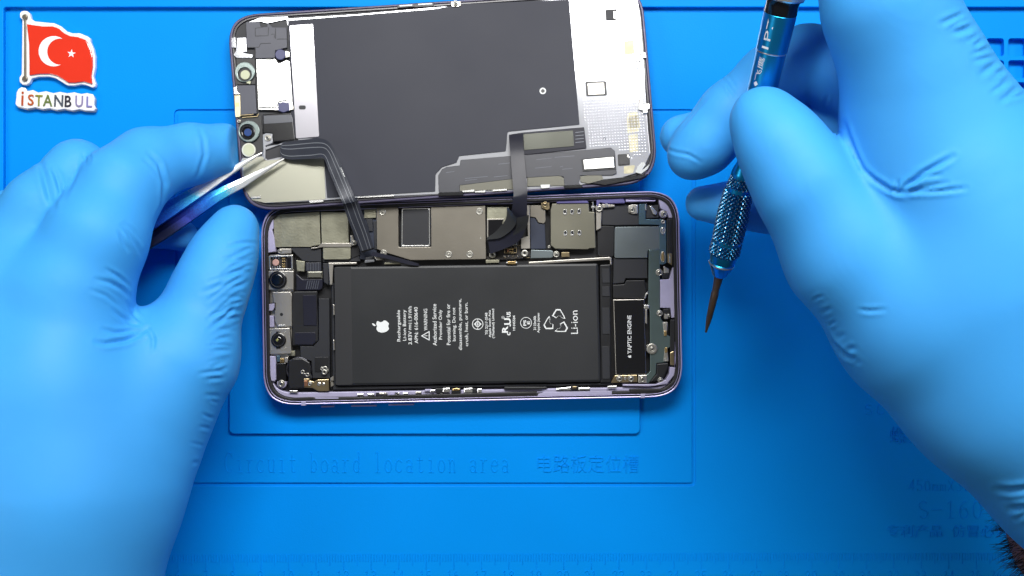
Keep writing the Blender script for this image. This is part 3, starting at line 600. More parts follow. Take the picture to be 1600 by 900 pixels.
# --- top rail, upper right corner
P('rail_boss', rnd(R9([(168, 112), (205, 100), (388, 88), (406, 132), (404, 146), (240, 150), (200, 140), (172, 190)]), 1.5), 4, 6.9, mat('lavender_dark', (92, 88, 140), .45, .1), .3)
P('rail_boss', R7([(1108, 60), (1355, 55), (1378, 92), (1110, 95)]), 4, 6.8, mat('lavender_dark', (92, 88, 140), .45, .1), .3)
P('rail_boss', R9([(412, 116), (664, 120), (650, 132), (412, 136)]), 4, 7.2, M_LAV, .2)
P('rail_boss', rnd(R9([(682, 112), (720, 120), (790, 190), (808, 268), (770, 268), (750, 215), (700, 190), (690, 150)]), 1.5), 4, 6.9, M_LAVW, .3)
P('rail_boss', R7([(332, 85), (345, 62), (600, 62), (625, 80), (625, 100), (332, 102)]), 4, 6.9, mat('lavender_dark', (92, 88, 140), .45, .1), .5)
P('rail_edge', R9([(812, 280), (822, 280), (828, 600), (820, 640), (812, 600)]), 4, 7.3, M_LAV, .2); P('rail_edge', R10([(700, 262), (712, 200), (714, 320), (702, 560), (694, 600)]), 4, 7.3, M_LAV, .2)
# --- lower long side: small clips, springs and switch parts
for x0, x1, y, m_, hh in ((890, 942, 776, M_BRIGHT, 6.5), (975, 1032, 774, M_BRIGHT, 6.5), (1072, 1130, 768, M_STEEL, 6.9), (1208, 1240, 768, M_BRIGHT, 6.6), (1268, 1310, 766, M_BRIGHT, 6.6), (1372, 1420, 758, M_STEEL, 6.9), (1448, 1500, 740, M_LAVW, 6.9), (1500, 1560, 742, M_LAVW, 6.5)):
    P('switch_contact', rnd(R6([(x0, y - 8), (x1, y - 9), (x1, y + 9), (x0, y + 10)]), .8), 4, hh, m_, .2)
for k in range(26):
    x = random.uniform(545, 705); y = 622 - (x - 545) * .012 + random.uniform(-8, 2)
    P('switch_contact', rnd([(x, y), (x + random.uniform(2, 8), y - random.uniform(-1, 1)), (x + random.uniform(3, 7), y + random.uniform(1, 2.4)), (x - 1, y + random.uniform(1, 2))], .4), 4, random.uniform(6.7, 7.4), random.choice((M_BLK, M_BLK, M_GASK, M_STEEL, M_BOARD, M_LAVW)), .15)
for q_ in ([(60, 745), (100, 742), (95, 765), (60, 765)], [(160, 735), (215, 730), (215, 765), (160, 765)], [(325, 735), (390, 730), (395, 768), (325, 768)], [(430, 738), (465, 735), (465, 765), (430, 768)], [(1045, 735), (1160, 722), (1160, 752), (1045, 750)], [(1220, 728), (1310, 726), (1310, 750), (1220, 750)]):
    P('switch_contact', rnd(R8(q_), .8), 4, 6.8, M_BRIGHT, .2)
for q_ in ([(100, 735), (160, 735), (160, 775), (105, 775)], [(225, 735), (300, 730), (300, 772), (225, 772)], [(390, 735), (425, 735), (425, 775), (390, 775)], [(640, 722), (990, 722), (930, 742), (740, 745), (640, 745)], [(1160, 715), (1220, 715), (1220, 750), (1160, 750)]):
    P('switch_cover', rnd(R8(q_), .8), 4, 6.9, M_BLK, .2)
P('switch_spring', R8([(238, 738), (262, 732), (290, 738), (288, 750), (238, 752)]), 6.9, 7.3, M_GOLD, .1); P('switch_spring', R8([(1175, 718), (1205, 718), (1205, 735), (1175, 735)]), 6.9, 7.3, M_BRASS, .1)
P('foam_strip', rnd(R8([(-330, 800), (-250, 785), (20, 782), (420, 772), (895, 758), (890, 785), (450, 798), (20, 808)]), 1), 6.6, 7.7, M_GASK, .3)
P('rail_window', R6([(540, 800), (545, 812), (735, 810), (735, 800)]), 7.5, 7.7, M_LAVW, .1); P('rail_window', R8([(905, 778), (900, 795), (1480, 782), (1480, 755), (960, 762)]), 7.4, 7.7, M_LAVW, .1)
P('rail_window', R10([(222, 735), (285, 733), (288, 748), (222, 750)]), 6.7, 7.0, M_BRIGHT, .1)
P('foam_strip', rnd(R6([(390, 802), (500, 796), (540, 800), (500, 826), (340, 828), (300, 812)]), 1), 6.7, 7.7, M_GASK, .3)
P('foam_strip', rnd(R10([(375, 755), (620, 752), (690, 690), (722, 600), (738, 600), (720, 690), (640, 775), (375, 785)]), 1), 6.7, 7.7, M_GASK, .3)

# ------------------------------------------------------------------ the lifted display, lying with its lower edge on the phone's rim
DS = Space('display_assembly', (w3(700, 165, 8).x, 30, 12.6), Matrix.Rotation(math.radians(-5.6), 3, 'X'),
           'removed display lying face down above the open phone, metal backing with large dark film', 'display')
D1, D2, D3, D4 = Zm(340, 0, 4.4444), Zm(340, 160, 4.4444), Zm(680, 0, 4.21), Zm(660, 160, 4.21)
def D(name, loops, h0, h1, m, bev=.08, parent=None): return part(DS, name, loops, h0, h1, m, bev, parent)
def dout(d, rr=0): return rnd([(354 + d, 24 + d * .9), (1003 - d, -19 + d), (1030 - d, 285 - d), (380 + d, 331 - d)], [50 - rr, 44 - rr, 60 - rr, 54 - rr], 12)
gp = D('glass_panel', dout(.5), -2.4, -1.4, M_LENS, .3)
fr = D('bezel_frame', [dout(0), dout(4.2, 3)], -2.0, .05, mat('bezel_lavender', (66, 62, 86), .4, .3, .15, 700, .2, 150), .3)
D('bezel_seal', [dout(4.3, 3), dout(8, 6)], -1.9, -.1, M_BEZEL, .2)
D('inner_tray', dout(8.1, 6), -1.9, -.6, M_BLK2, .1)
# metal backing in its real outline, with the holes of the photograph
plate = rnd([(450.5, 29), (560, 22), (676, 11.5), (995, -9), (1000, 25), (1006, 100), (1012, 200), (1016, 240), (1003, 268), (975, 276), (909, 288.5), (830, 297), (684, 303), (560, 308.6), (506, 313), (414, 317.5), (394, 312), (381, 293), (377, 250), (379, 247), (410, 244), (411, 235), (446, 221), (466, 219.5), (456, 120), (451, 60)], 1.5)
pl = D('metal_backing', [plate, rnd(D2([(330, 312), (345, 302), (440, 290), (452, 378), (345, 402), (330, 385)]), 2)] , -.58, 0, M_PLATE, .1)
D('backing_flange', rnd([(384, 36), (405, 28), (450, 26), (450, 44), (448, 30), (418, 36), (405, 33), (389, 37)], 1), -.58, .0, M_PLATE, .05)
D('lower_dim_backing', rnd(D2([(172, 392), (310, 376), (328, 400), (345, 404), (470, 392), (739, 394), (750, 672), (330, 698), (238, 678), (186, 600)]), 1.5), .004, .12, M_PLATEG, .04)  # same plate; its dimmer reflection is painted as a darker, warmer metal
film = D('graphite_sheet', rnd([(450.5, 32), (675, 14.5), (690, 12), (720, 6.5), (889, -1), (905.5, 194.5), (793, 205.5), (790.5, 236), (717.5, 243.5), (713, 254), (691, 261), (680.5, 272), (680, 299), (511, 309), (506, 244), (497.5, 216), (456, 215)], [3, 2, 1, 1, 3, 2, 4, 2, 2, 3, 5, 6, 2, 2, 2, 1, 1]), .13, .3, M_FILM, .05)
D('film_rivet', [circ(*D3([(708, 598)])[0], 5.2), circ(*D3([(708, 598)])[0], 2.8)], .3, .55, M_PRINT, .08, film); D('rivet_hole', circ(*D3([(708, 598)])[0], 2.7), .3, .36, M_BLK, .02, film)
st = D('metal_strip', rnd(D1([(500, 178), (662, 166), (705, 948), (545, 962)]), 2.2), .31, .5, mat('strip_metal', (212, 210, 218), .13, .45, .06, 900, .03, 40), .06)
D('strip_slot', rnd(D1([(564, 732), (612, 732), (612, 760), (564, 760)]), 3), .51, .56, M_BLK2, .02, st)
# windows in the right-hand plate
def window(q, r, m_in, inner=.82, name='sensor_window'):
    w = D(name, rnd(q, r), .004, .1, M_BLK, .03, pl); cx = sum(p[0] for p in q) / 4; cy = sum(p[1] for p in q) / 4
    if m_in: D('window_insert', rnd([(cx + (x - cx) * inner, cy + (y - cy) * inner) for x, y in q], r * .6), .1, .3, m_in, .06, w)
    return w
w = window(D3([(1118, 62), (1194, 58), (1196, 134), (1122, 138)]), 2.2, M_BLK2, .86); D('window_rim', rnd(D3([(1172, 72), (1192, 76), (1192, 126), (1174, 120)]), 1), .3, .4, M_STEEL, .04, w)
window(D3([(986, 538), (1124, 532), (1130, 628), (994, 634)]), 2.6, M_STEEL, .78)
w = window(D4([(1284, 342), (1362, 336), (1366, 412), (1288, 420)]), 2.2, M_BLK, .8); D('window_rim', D4([(1345, 342), (1360, 345), (1362, 366), (1352, 362)]), .3, .42, M_BRIGHT, .04, w)
for q in (D3([(1057, 227)])[0], D4([(1199, 239)])[0]): D('pin_hole', [circ(*q, 2.2), circ(*q, 1.4)], .004, .08, M_BLK, .02, pl)
# glue patches and dimple field
GL = mat('dry_glue', (196, 190, 160), .6, .3, .8, 900, .1, 500)
for q in (D3([(1240, 270), (1308, 262), (1312, 355), (1245, 362)]), D3([(1265, 745), (1330, 735), (1350, 842), (1270, 842)]), D4([(1345, 95), (1420, 85), (1425, 190), (1350, 205)]), D4([(1355, 215), (1415, 205), (1420, 320), (1365, 330)]), D4([(1325, 420), (1400, 412), (1385, 465), (1325, 470)])):
    D('glue_patch', rnd(q, 2), .004, .03, GL, .008, pl)
vs, fs = [], []; n_ = 0
dm = MB(DS)
for i in range(0, 25):
    for j in range(0, 42):
        u = 908 + i * 4.5 + j * .38; v = 112 + j * 4.5 - i * .29
        if v > 118 + random.random() * 10 and u < 1004 + (v - 120) * .07 and v < 270 and (u < 960 or (u - 960) * .54 + v < 264) and not (D4([(1040, 0)])[0][0] < u < D4([(1290, 0)])[0][0] and v > D4([(0, 292)])[0][1] and u < 964) and not (v > 198 and u < 915) and not (912 < u < 951 and 124 < v < 154) and not (961 < u < 987 and 238 < v < 262) and u > 905 + (v - 110) * .12:
            c = DS.uv(u, v, 0); r = .34; b0 = len(dm.v)
            ring = [(c[0] + r * math.cos(a * PI / 3), c[1] + r * math.sin(a * PI / 3), .0) for a in range(6)]
            dm.add(ring + [(c[0], c[1], .16)], [[a, (a + 1) % 6, 6] for a in range(6)], 0, True)
dm.build('dimple_pattern', M_PLATE, pl)
# flex board, lower right
fb = D('flex_board', rnd(D4([(108, 592), (104, 480), (128, 440), (160, 424), (245, 414), (252, 378), (575, 352), (690, 345), (1240, 297), (1266, 318), (1278, 468), (1250, 478), (1040, 480), (1030, 528), (1050, 556), (935, 562), (930, 490), (905, 482), (700, 494), (600, 502), (245, 545), (245, 602)]), 1.2), .14, .55, M_FLEXD, .08)
D('flex_trace_print', D4([(870, 360), (1000, 350), (1000, 353), (870, 363)]), .56, .57, M_TRACE, .003, fb)
for x0, x1, y in ((750, 850, 372), (740, 850, 428), (920, 990, 436), (280, 430, 496), (470, 560, 486), (155, 210, 457), (280, 360, 510), (905, 925, 420), (500, 575, 402)):
    D('flex_trace_print', D4([(x0, y + 3), (x1, y - (x1 - x0) * .07), (x1, y + 2.5 - (x1 - x0) * .07), (x0, y + 6)]), .56, .57, M_TRACE, .003, fb)
ub = D('upper_flex_board', rnd(D4([(568, 212), (655, 198), (1064, 162), (1080, 300), (672, 345), (580, 345)]), 1.5), .14, .6, M_FLEX, .1)
D('stiffener', rnd(D4([(664, 208), (990, 184), (998, 288), (668, 314)]), .8), .61, .8, mat('stiffener', (120, 122, 114), .16, .7, .03, 900, .05, 60), .06, ub)
for k in range(4): D('flex_trace_print', D4([(1006, 196 + 22 * k), (1062, 190 + 22 * k), (1062, 194 + 22 * k), (1006, 200 + 22 * k)]), .61, .63, M_TRACE, .005, ub)
lb_ = D('driver_chip', rnd(D4([(1046, 372), (1266, 350), (1272, 440), (1056, 455)]), 1), .56, .8, M_BLK, .08)
D('chip_lid', rnd(D4([(1058, 376), (1258, 356), (1264, 428), (1064, 442)]), .8), .81, 1.3, M_BRIGHT, .1, lb_)
for x, y in ((1120, 388), (1120, 408), (1205, 380), (1212, 398), (1225, 386), (1196, 402), (1218, 410), (1235, 400)): D('chip_mark', D4([(x, y), (x + 10, y - 1), (x + 10, y + 5), (x, y + 6)]), 1.3, 1.31, M_RING, .003, lb_)
for q in ([(246, 540), (592, 500), (600, 572), (400, 578), (246, 584)], [(690, 492), (905, 482), (930, 500), (935, 546), (690, 552)], [(1036, 486), (1180, 470), (1192, 514), (1150, 520), (1090, 534), (1040, 522)]):
    D('edge_plate', rnd(D4(q), 1), .14, .4, mat('edge_sheet', (150, 149, 138), .17, .6), .06)
D('edge_plate', rnd(D4([(776, 542), (840, 540), (836, 562), (782, 566)]), 1), .41, .8, M_PRINT, .1)
for q in ([(262, 580), (340, 572), (345, 588), (262, 592)], [(345, 582), (415, 578), (415, 592), (345, 594)], [(460, 574), (555, 568), (560, 580), (460, 586)]): D('edge_clip', rnd(D4(q), .6), .2, .7, M_BRIGHT, .1)
for q in ([(930, 545), (1052, 540), (1052, 562), (935, 566)], [(105, 592), (270, 588), (270, 612), (105, 616)], [(1100, 530), (1190, 505), (1500, 470), (1440, 500), (1200, 545)]): D('edge_tape', rnd(D4(q), .8), .1, .8, M_GLOSS, .15)
for q in ([(230, 655), (300, 648), (300, 664), (232, 668)], [(632, 680), (735, 675), (735, 692), (640, 700)], [(970, 655), (1225, 640), (1225, 652), (970, 664)]): D('edge_clip', rnd(D2(q), .6), .13, .6, M_BRIGHT, .1)
D('corner_glue', rnd(D4([(1400, 462), (1412, 425), (1440, 395), (1462, 392), (1470, 410), (1440, 450), (1500, 400), (1480, 440), (1440, 470)]), 1), .01, .35, mat('clear_glue', (205, 208, 205), .2, .2), .12, pl)
# hooks on the right edge and top edge
for q in ([(1325, 350), (1385, 345), (1388, 380), (1360, 384), (1358, 404), (1320, 400)], [(1312, 410), (1345, 405), (1340, 445), (1322, 452)], [(1338, 685), (1410, 680), (1412, 715), (1395, 718), (1398, 742), (1368, 745), (1366, 725), (1338, 720)], [(1345, 652), (1362, 640), (1370, 680), (1345, 690)]):
    D('edge_hook', rnd(D3(q), .8), .004, 1.0, M_BRIGHT if q[0][0] < 1343 else M_STEEL, .15)
D('edge_hook', rnd(D3([(1340, 356), (1356, 354), (1358, 366), (1342, 368)]), .3), 1.0, 1.1, M_BLK, .02)
D('edge_slot', rnd(D1([(1246, 36), (1365, 28), (1385, 22), (1500, 16), (1500, 44), (1385, 50), (1350, 48), (1248, 56)]), 1), -.2, .3, M_BLK, .1); D('slot_lip', D1([(1262, 36), (1352, 30), (1352, 40), (1262, 46)]), .3, .5, M_PRINT, .05); D('slot_lip', D1([(1392, 26), (1490, 20), (1490, 30), (1392, 36)]), .3, .5, M_PRINT, .05)
D('top_clip', rnd(D3([(100, 10), (165, 6), (172, 34), (150, 46), (108, 44)]), 1.5), -.2, .7, M_STEEL, .2); screw(DS, *D3([(135, 22)])[0], .7, 4.4)
D('top_clip', rnd(D3([(1270, 2), (1330, -4), (1330, 22), (1290, 20)]), 1), -.2, .4, M_STEEL, .15)
# upper left sensor parts
D('tape_block', rnd(D1([(196, 152), (290, 150), (300, 190), (345, 186), (346, 156), (382, 190), (480, 190), (482, 330), (440, 340), (400, 352), (398, 402), (262, 404), (258, 332), (205, 330), (202, 300)]), 1), -.55, .35, mat('tape_slate', (64, 66, 78), .45, 0, .06, 600, .06, 120), .1)
b_ = MB(DS); b_.strokes([D1([(262, 250), (262, 195), (296, 192)]), D1([(262, 250), (350, 248), (354, 190)]), D1([(402, 270), (402, 196)]), D1([(412, 272), (480, 270)]), D1([(372, 240), (392, 236), (394, 262)]), D1([(205, 330), (285, 328), (300, 302), (370, 300)]), D1([(262, 404), (262, 335)])], .36, .12, .5); b_.build('tape_seam', M_BLK)
ear = D('earpiece_speaker', rnd(D1([(266, 410), (400, 408), (425, 440), (480, 416), (500, 425), (522, 758), (500, 770), (282, 762)]), 1.5), -.55, .7, M_BRIGHT, .15)
D('speaker_plate', rnd(D1([(280, 422), (388, 416), (408, 440), (474, 448), (488, 690), (425, 704), (404, 740), (294, 744)]), 1.5), .71, .95, mat('white_metal', (236, 236, 236), .35, .7, .05, 900, .03, 50), .08, ear)
b_ = MB(DS); b_.strokes([D1([(276, 420), (388, 412), (410, 436), (478, 444), (492, 694), (428, 708), (408, 746), (290, 748)])], .71, .14, .5, closed=True); b_.build('speaker_seam', M_BLK, ear)
for c in ((435, 378), (457, 744)):
    D('foam_pad', circ(*D1([c])[0], 8.2), .3, 1.15, M_PURP, .2)
D('foam_pad', rnd(D1([(420, 715), (495, 712), (497, 770), (420, 772)]), 2), .3, 1.1, M_PURP, .15)
D('speaker_clip', D1([(470, 352), (500, 360), (498, 395), (472, 400)]), .1, 1.0, M_STEEL, .1); D('speaker_clip', D1([(500, 722), (524, 730), (526, 760), (502, 765)]), .1, 1.0, M_STEEL, .1)
D('side_clip', rnd(D1([(134, 262), (196, 260), (202, 358), (165, 362), (205, 372), (246, 380), (240, 402), (132, 402), (110, 380), (128, 350)]), 1), -.55, .5, M_PLATE, .1)
D('side_clip', rnd(D1([(95, 262), (122, 258), (124, 330), (98, 330)]), .8), -.3, .3, M_PLATE, .1); D('side_clip', D1([(110, 605), (130, 600), (132, 625), (160, 640), (158, 655), (112, 655)]), -.3, .4, M_BRIGHT, .1)
D('side_bar', D1([(130, 405), (258, 404), (262, 585), (132, 588)]), -.55, .1, M_BLK, .1)
s1 = D('ambient_sensor', [circ(*D1([(188, 500)])[0], 16, 28), circ(*D1([(188, 515)])[0], 10.5)], .11, .9, M_RING, .25)
D('sensor_well', circ(*D1([(190, 518)])[0], 10.4), .11, .5, M_BLK, .1, s1); D('sensor_disc', circ(*D1([(191, 519)])[0], 7.4), .5, .95, M_PALE, .15, s1)
D('sensor_tab', D1([(205, 560), (232, 565), (225, 585), (200, 575)]), .5, .8, M_PALE, .05, s1)
D('side_block', rnd(D1([(138, 592), (260, 590), (272, 788), (158, 798), (158, 650), (138, 640)]), 1), -.55, .5, mat('tape_slate', (64, 66, 78), .45), .12)
D('gold_strip', rnd(D1([(116, 662), (156, 660), (158, 812), (122, 814)]), .8), -.4, .65, mat('pale_gold', (208, 196, 160), .3, .8), .1)
D('gold_spot', D1([(122, 714), (150, 712), (152, 738), (124, 740)]), .65, .72, M_GOLD, .03)
b_ = MB(DS); b_.strokes([D1([(160, 800), (245, 795), (248, 765), (270, 765)]), D1([(170, 816), (275, 808), (285, 790)])], .4, .18, .6); b_.build('gold_wire', M_BRASS)
s2 = D('front_camera', [circ(*D2([(216, 200)])[0], 17), circ(*D2([(206, 204)])[0], 11.8)], .0, .9, M_RING, .25)
D('camera_barrel', [circ(*D2([(207, 205)])[0], 11.6), circ(*D2([(209, 207)])[0], 8.2)], .0, 1.25, M_GLOSS, .25, s2); D('camera_lens', circ(*D2([(210, 207)])[0], 8.1), .0, .7, M_LENS, .1, s2); D('lens_core', circ(*D2([(210, 208)])[0], 6), .7, .9, M_BLUEL, .1, s2)
screw(DS, *D2([(150, 132)])[0], .2, 3, parent=s2)
D('side_bar', D2([(135, 115), (300, 85), (318, 290), (325, 375), (270, 385), (160, 300)]), -.55, -.05, M_BLK, .1)
dj = D('dot_window', circ(*D2([(215, 330)])[0], 11), -.4, .6, mat('pale_rim', (205, 206, 190), .4), .2); D('dot_face', circ(*D2([(216, 330)])[0], 8.8), .61, .7, M_PALE, .04, dj)
cv = D('connector_cover', rnd(D2([(312, 82), (505, 68), (522, 110), (538, 262), (384, 275), (380, 214), (314, 214)]), 1.5), -.4, 1.1, M_GLOSS, .3)
D('cover_sheen_band', rnd(D2([(318, 92), (512, 84), (522, 138), (320, 150)]), 1), 1.11, 1.25, mat('cover_sheen', (84, 86, 92), .25, .4), .1, cv)  # lighter band paints the sheen on the glossy cover
tb = D('screw_tab', rnd(D2([(314, 224), (340, 212), (378, 218), (382, 280), (332, 300), (330, 395), (322, 395), (316, 290)]), 1), -.3, .9, M_PLATE, .1); screw(DS, *D2([(350, 248)])[0], .9, 5, parent=tb)

# flex cables from display to phone: ribbons bending through the air
fc = MB(DS)
L = [D2([p])[0] for p in ((438, 296), (462, 278), (520, 268), (600, 258), (700, 250), (757, 264), (800, 310), (845, 400), (900, 530), (962, 680))] + [R5([p])[0] for p in ((888, 0), (935, 130), (985, 270), (1026, 408))]
R = [D2([p])[0] for p in ((434, 330), (440, 374), (490, 396), (560, 396), (640, 392), (712, 380), (742, 396), (770, 470), (820, 590), (868, 700))] + [R5([p])[0] for p in ((775, 60), (820, 190), (870, 310), (918, 438))]
Zz = [13.0, 13.2, 13.6, 14.3, 15.6, 16.8, 17.6, 18.6, 19.2, 20.4, 18.2, 15.4, 13.0, 11.0]
fc.ribbon(L, R, Zz, .16, 3, 6)
for f in (.2, .42, .8): fc.ribbon(L, R, Zz, .03, 1, 6, 1, f, f + .035, .04)
fx = fc.build('flex_cable', [mat('flex_satin', (54, 57, 66), .26, .15, .04, 500, .06, 90, spec=.6), mat('trace_light', (128, 132, 138), .3, .2)])
tp = MB(DS)
for (ax, ay), (bx, by), ln in (((852, 455), (872, 500), 1), ((862, 480), (880, 520), 1), ((880, 525), (895, 565), 1), ((893, 570), (902, 590), 1), ((902, 598), (920, 628), 2), ((922, 638), (938, 665), 2)):
    a_, b2 = D2([(ax, ay), (bx, by)]); n = 5
    for k in range(n):
        if random.random() < .8:
            x = a_[0] + (b2[0] - a_[0]) * k / n; y = a_[1] + (b2[1] - a_[1]) * k / n
            q3 = [DS.inv @ (w3(x + dx, y + dy, 19.12) - DS.o) for dx, dy in ((0, 0), (ln * 1.3 + .4, -.3), (ln * 1.3 + .7, .7), (.3, 1.0))]
            tp.add(q3, [[0, 3, 2, 1]])
tp.build('cable_marks', M_PRINT, fx)
cc = MB(DS)   # the plug at the end of the first cable
q = [w3(*R5([p])[0], 10.6) for p in ((920, 425), (1025, 402), (1030, 418), (925, 452))]
cc.add([DS.inv @ (p - DS.o) for p in q] + [DS.inv @ (p - DS.o - Vector((0, 0, 1.2))) for p in q], [[3, 2, 1, 0], [0, 1, 5, 4], [1, 2, 6, 5], [2, 3, 7, 6], [3, 0, 4, 7]]); cc.build('cable_plug', M_GLOSS, fx)
c2 = MB(DS)
L = [D4([p])[0] for p in ((572, 212), (574, 270), (580, 350), (590, 480), (600, 600))] + [R7([p])[0] for p in ((748, 60), (740, 140), (700, 230), (625, 330), (540, 385))]
R = [D4([p])[0] for p in ((662, 205), (664, 270), (670, 345), (682, 480), (690, 570))] + [R7([p])[0] for p in ((866, 60), (866, 180), (858, 290), (780, 420), (560, 512))]
Zz = [12.8, 12.9, 13.4, 15.0, 16.4, 16.6, 15.4, 13.0, 10.6, 9.2]
c2.ribbon(L, R, Zz, .16, 3, 6)
f2 = c2.build('flex_cable', [M_FLEX, M_TRACE])
c3 = MB(DS)   # the folded leaf beneath it
L = [R7([p])[0] for p in ((700, 120), (690, 220), (640, 290), (590, 340), (537, 375))]; R = [R7([p])[0] for p in ((780, 215), (770, 270), (720, 330), (640, 380), (537, 392))]
c3.ribbon(L, R, [16.2, 14.2, 12.4, 11.2, 10.4], .14, 3, 6); c3.build('cable_fold', mat('fold_sheen', (72, 74, 76), .24, .5), f2)
c4 = MB(DS)
L = [R7([p])[0] for p in ((880, 190), (874, 250), (840, 330), (790, 390))]; R = [R7([p])[0] for p in ((780, 212), (778, 270), (760, 330), (735, 385))]
c4.ribbon(R, L, [15.9, 14.2, 12.0, 10.4], .14, 3, 6); c4.build('cable_fold', mat('fold_sheen', (72, 74, 76), .24, .5), f2)
# the thin black lead from the first plug across the battery's corner
c5 = MB(PH); c5.ribbon([R5([p])[0] for p in ((1020, 440), (1150, 470), (1300, 510), (1400, 540))], [R5([p])[0] for p in ((1000, 470), (1140, 500), (1320, 548), (1400, 556))], [10.2, 9.9, 9.5, 9.1], .2, 2, 5); c5.build('lead_ribbon', M_FLEX)
P('lead_connector', rnd(R5([(955, 488), (1020, 476), (1040, 495), (1030, 520), (950, 534)]), 1), 3, 6.6, M_BLK2, .3); P('lead_connector', rnd(R5([(952, 512), (1032, 506), (1032, 524), (952, 534)]), .6), 6.6, 6.9, mat('dull_grey', (110, 112, 116), .35, .3), .1)
P('lead_connector', R5([(1030, 480), (1062, 488), (1100, 510), (1050, 512)]), 3, 6.9, M_STEEL, .15); P('lead_connector', R5([(1120, 528), (1240, 532), (1245, 545), (1110, 545)]), 3, 6.4, M_FOILG, .1)

# ------------------------------------------------------------------ two souvenir magnets
M1 = Zm(0, 0, 4.5)
M_WHITE = mat('magnet_white', (236, 236, 234), .35, 0, .05, 500, .03, 80, coat=.3)
FM = Space('flag_magnet', (w3(95, 80, 0).x, w3(95, 80, 0).y, 0.004), None, 'red flag magnet with white crescent and star on a grey pole, white edged', 'magnet')
base = [(172, 74), (192, 78), (208, 95), (215, 128), (240, 148), (300, 155), (380, 162), (425, 182), (470, 220), (510, 233), (560, 232), (615, 255), (634, 270), (634, 292), (655, 340), (668, 400), (668, 470), (655, 540), (672, 590), (668, 610), (648, 616), (610, 600), (570, 592), (520, 602), (470, 600), (430, 575), (390, 550), (340, 538), (270, 540), (222, 552), (205, 585), (182, 598), (155, 595), (136, 575), (134, 545), (150, 520), (155, 140), (138, 120), (138, 92), (150, 78)]
part(FM, 'backing', rnd(M1(base), 2.5), 0, 2.2, M_WHITE, .35)
flag = [(186, 168), (240, 176), (300, 184), (370, 184), (410, 198), (450, 232), (490, 252), (540, 258), (600, 278), (615, 300), (636, 345), (650, 400), (652, 460), (642, 530), (648, 592), (590, 574), (530, 582), (480, 582), (440, 556), (400, 532), (350, 520), (280, 520), (205, 530), (205, 440), (202, 300)]
fo = part(FM, 'flag_cloth', rnd(M1(flag), 1.5), 2.204, 2.9, mat('enamel_red', (220, 50, 26), .14, 0, .5, 55, .0, coat=1., dist=.0022), .4)
def cresc(cx, cy, R, r, dx, rot):
    a0 = math.acos((dx * dx + R * R - r * r) / (2 * dx * R)); b0 = math.acos((dx * dx + r * r - R * R) / (2 * dx * r)); q = []
    for k in range(25): a = a0 + (2 * PI - 2 * a0) * k / 24; q.append((cx + R * math.cos(a), cy + R * math.sin(a)))
    b0 = PI - b0
    for k in range(1, 24): a = -b0 + (2 * b0 - 2 * PI) * k / 24; q.append((cx + dx + r * math.cos(a), cy + r * math.sin(a)))
    c, s_ = math.cos(rot), math.sin(rot)
    return [(cx + (x - cx) * c - (y - cy) * s_, cy + (x - cx) * s_ + (y - cy) * c) for x, y in q]
part(FM, 'crescent', M1(cresc(378, 360, 107, 92, 46, .06)), 2.904, 2.95, M_PRINT, .01, fo)
star = [(502 + (31 if k % 2 == 0 else 12.5) * math.cos(math.radians(36 * k - 84)), 377 + (31 if k % 2 == 0 else 12.5) * math.sin(math.radians(36 * k - 84))) for k in range(10)]
part(FM, 'star', M1(star), 2.904, 2.95, M_PRINT, .01, fo)
M_POLE = mat('pole_grey', (120, 112, 100), .35, .6)
part(FM, 'flag_pole', M1([(168, 125), (182, 125), (184, 545), (168, 545)]), 2.204, 2.7, M_POLE, .2)
for c in ((173, 118), (172, 552)): part(FM, 'pole_knob', circ(*M1([c])[0], 4.4), 2.2, 3.0, M_POLE, .3)
LM = Space('lettering_magnet', (w3(86, 157, 0).x, w3(86, 157, 0).y, 0.004), None, 'white magnet plate with raised rainbow coloured lettering, below the flag magnet', 'magnet')
lp = [(115, 650), (128, 625), (150, 612), (178, 618), (190, 640), (230, 632), (268, 650), (320, 640), (372, 654), (420, 645), (470, 655), (520, 648), (570, 660), (610, 654), (652, 662), (664, 690), (660, 740), (672, 755), (662, 780), (600, 778), (560, 768), (510, 778), (455, 766), (400, 774), (350, 762), (300, 768), (250, 756), (190, 766), (150, 756), (120, 748), (106, 730), (112, 690)]
part(LM, 'backing', rnd(M1([(x + 7, y + 9) for x, y in lp]), 2), 0, 1.6, mat('magnet_edge', (190, 186, 178), .3, .5), .3)
part(LM, 'face_plate', rnd(M1(lp), 2), 1.604, 2.4, M_WHITE, .3)
for ch, x, y, w_, h_, colr in (('i', 157, 692, 15, 100, (196, 84, 40)), ('S', 216, 702, 42, 78, (200, 96, 40)), ('T', 272, 706, 50, 78, (150, 150, 60)), ('A', 335, 706, 66, 80, (112, 130, 70)), ('N', 412, 708, 62, 82, (84, 92, 104)), ('B', 478, 712, 46, 80, (52, 50, 62)), ('U', 556, 712, 54, 80, (150, 140, 180)), ('L', 627, 716, 40, 76, (140, 136, 196))):
    q = M1([(x, y)])[0]; MB(LM).text(ch, q[0], q[1], w_ / 4.5, h_ / 4.5, -2, 2.75, .35, weight=.01).build('letter', mat('letter_%s' % ch, colr, .3, .3, coat=.5))

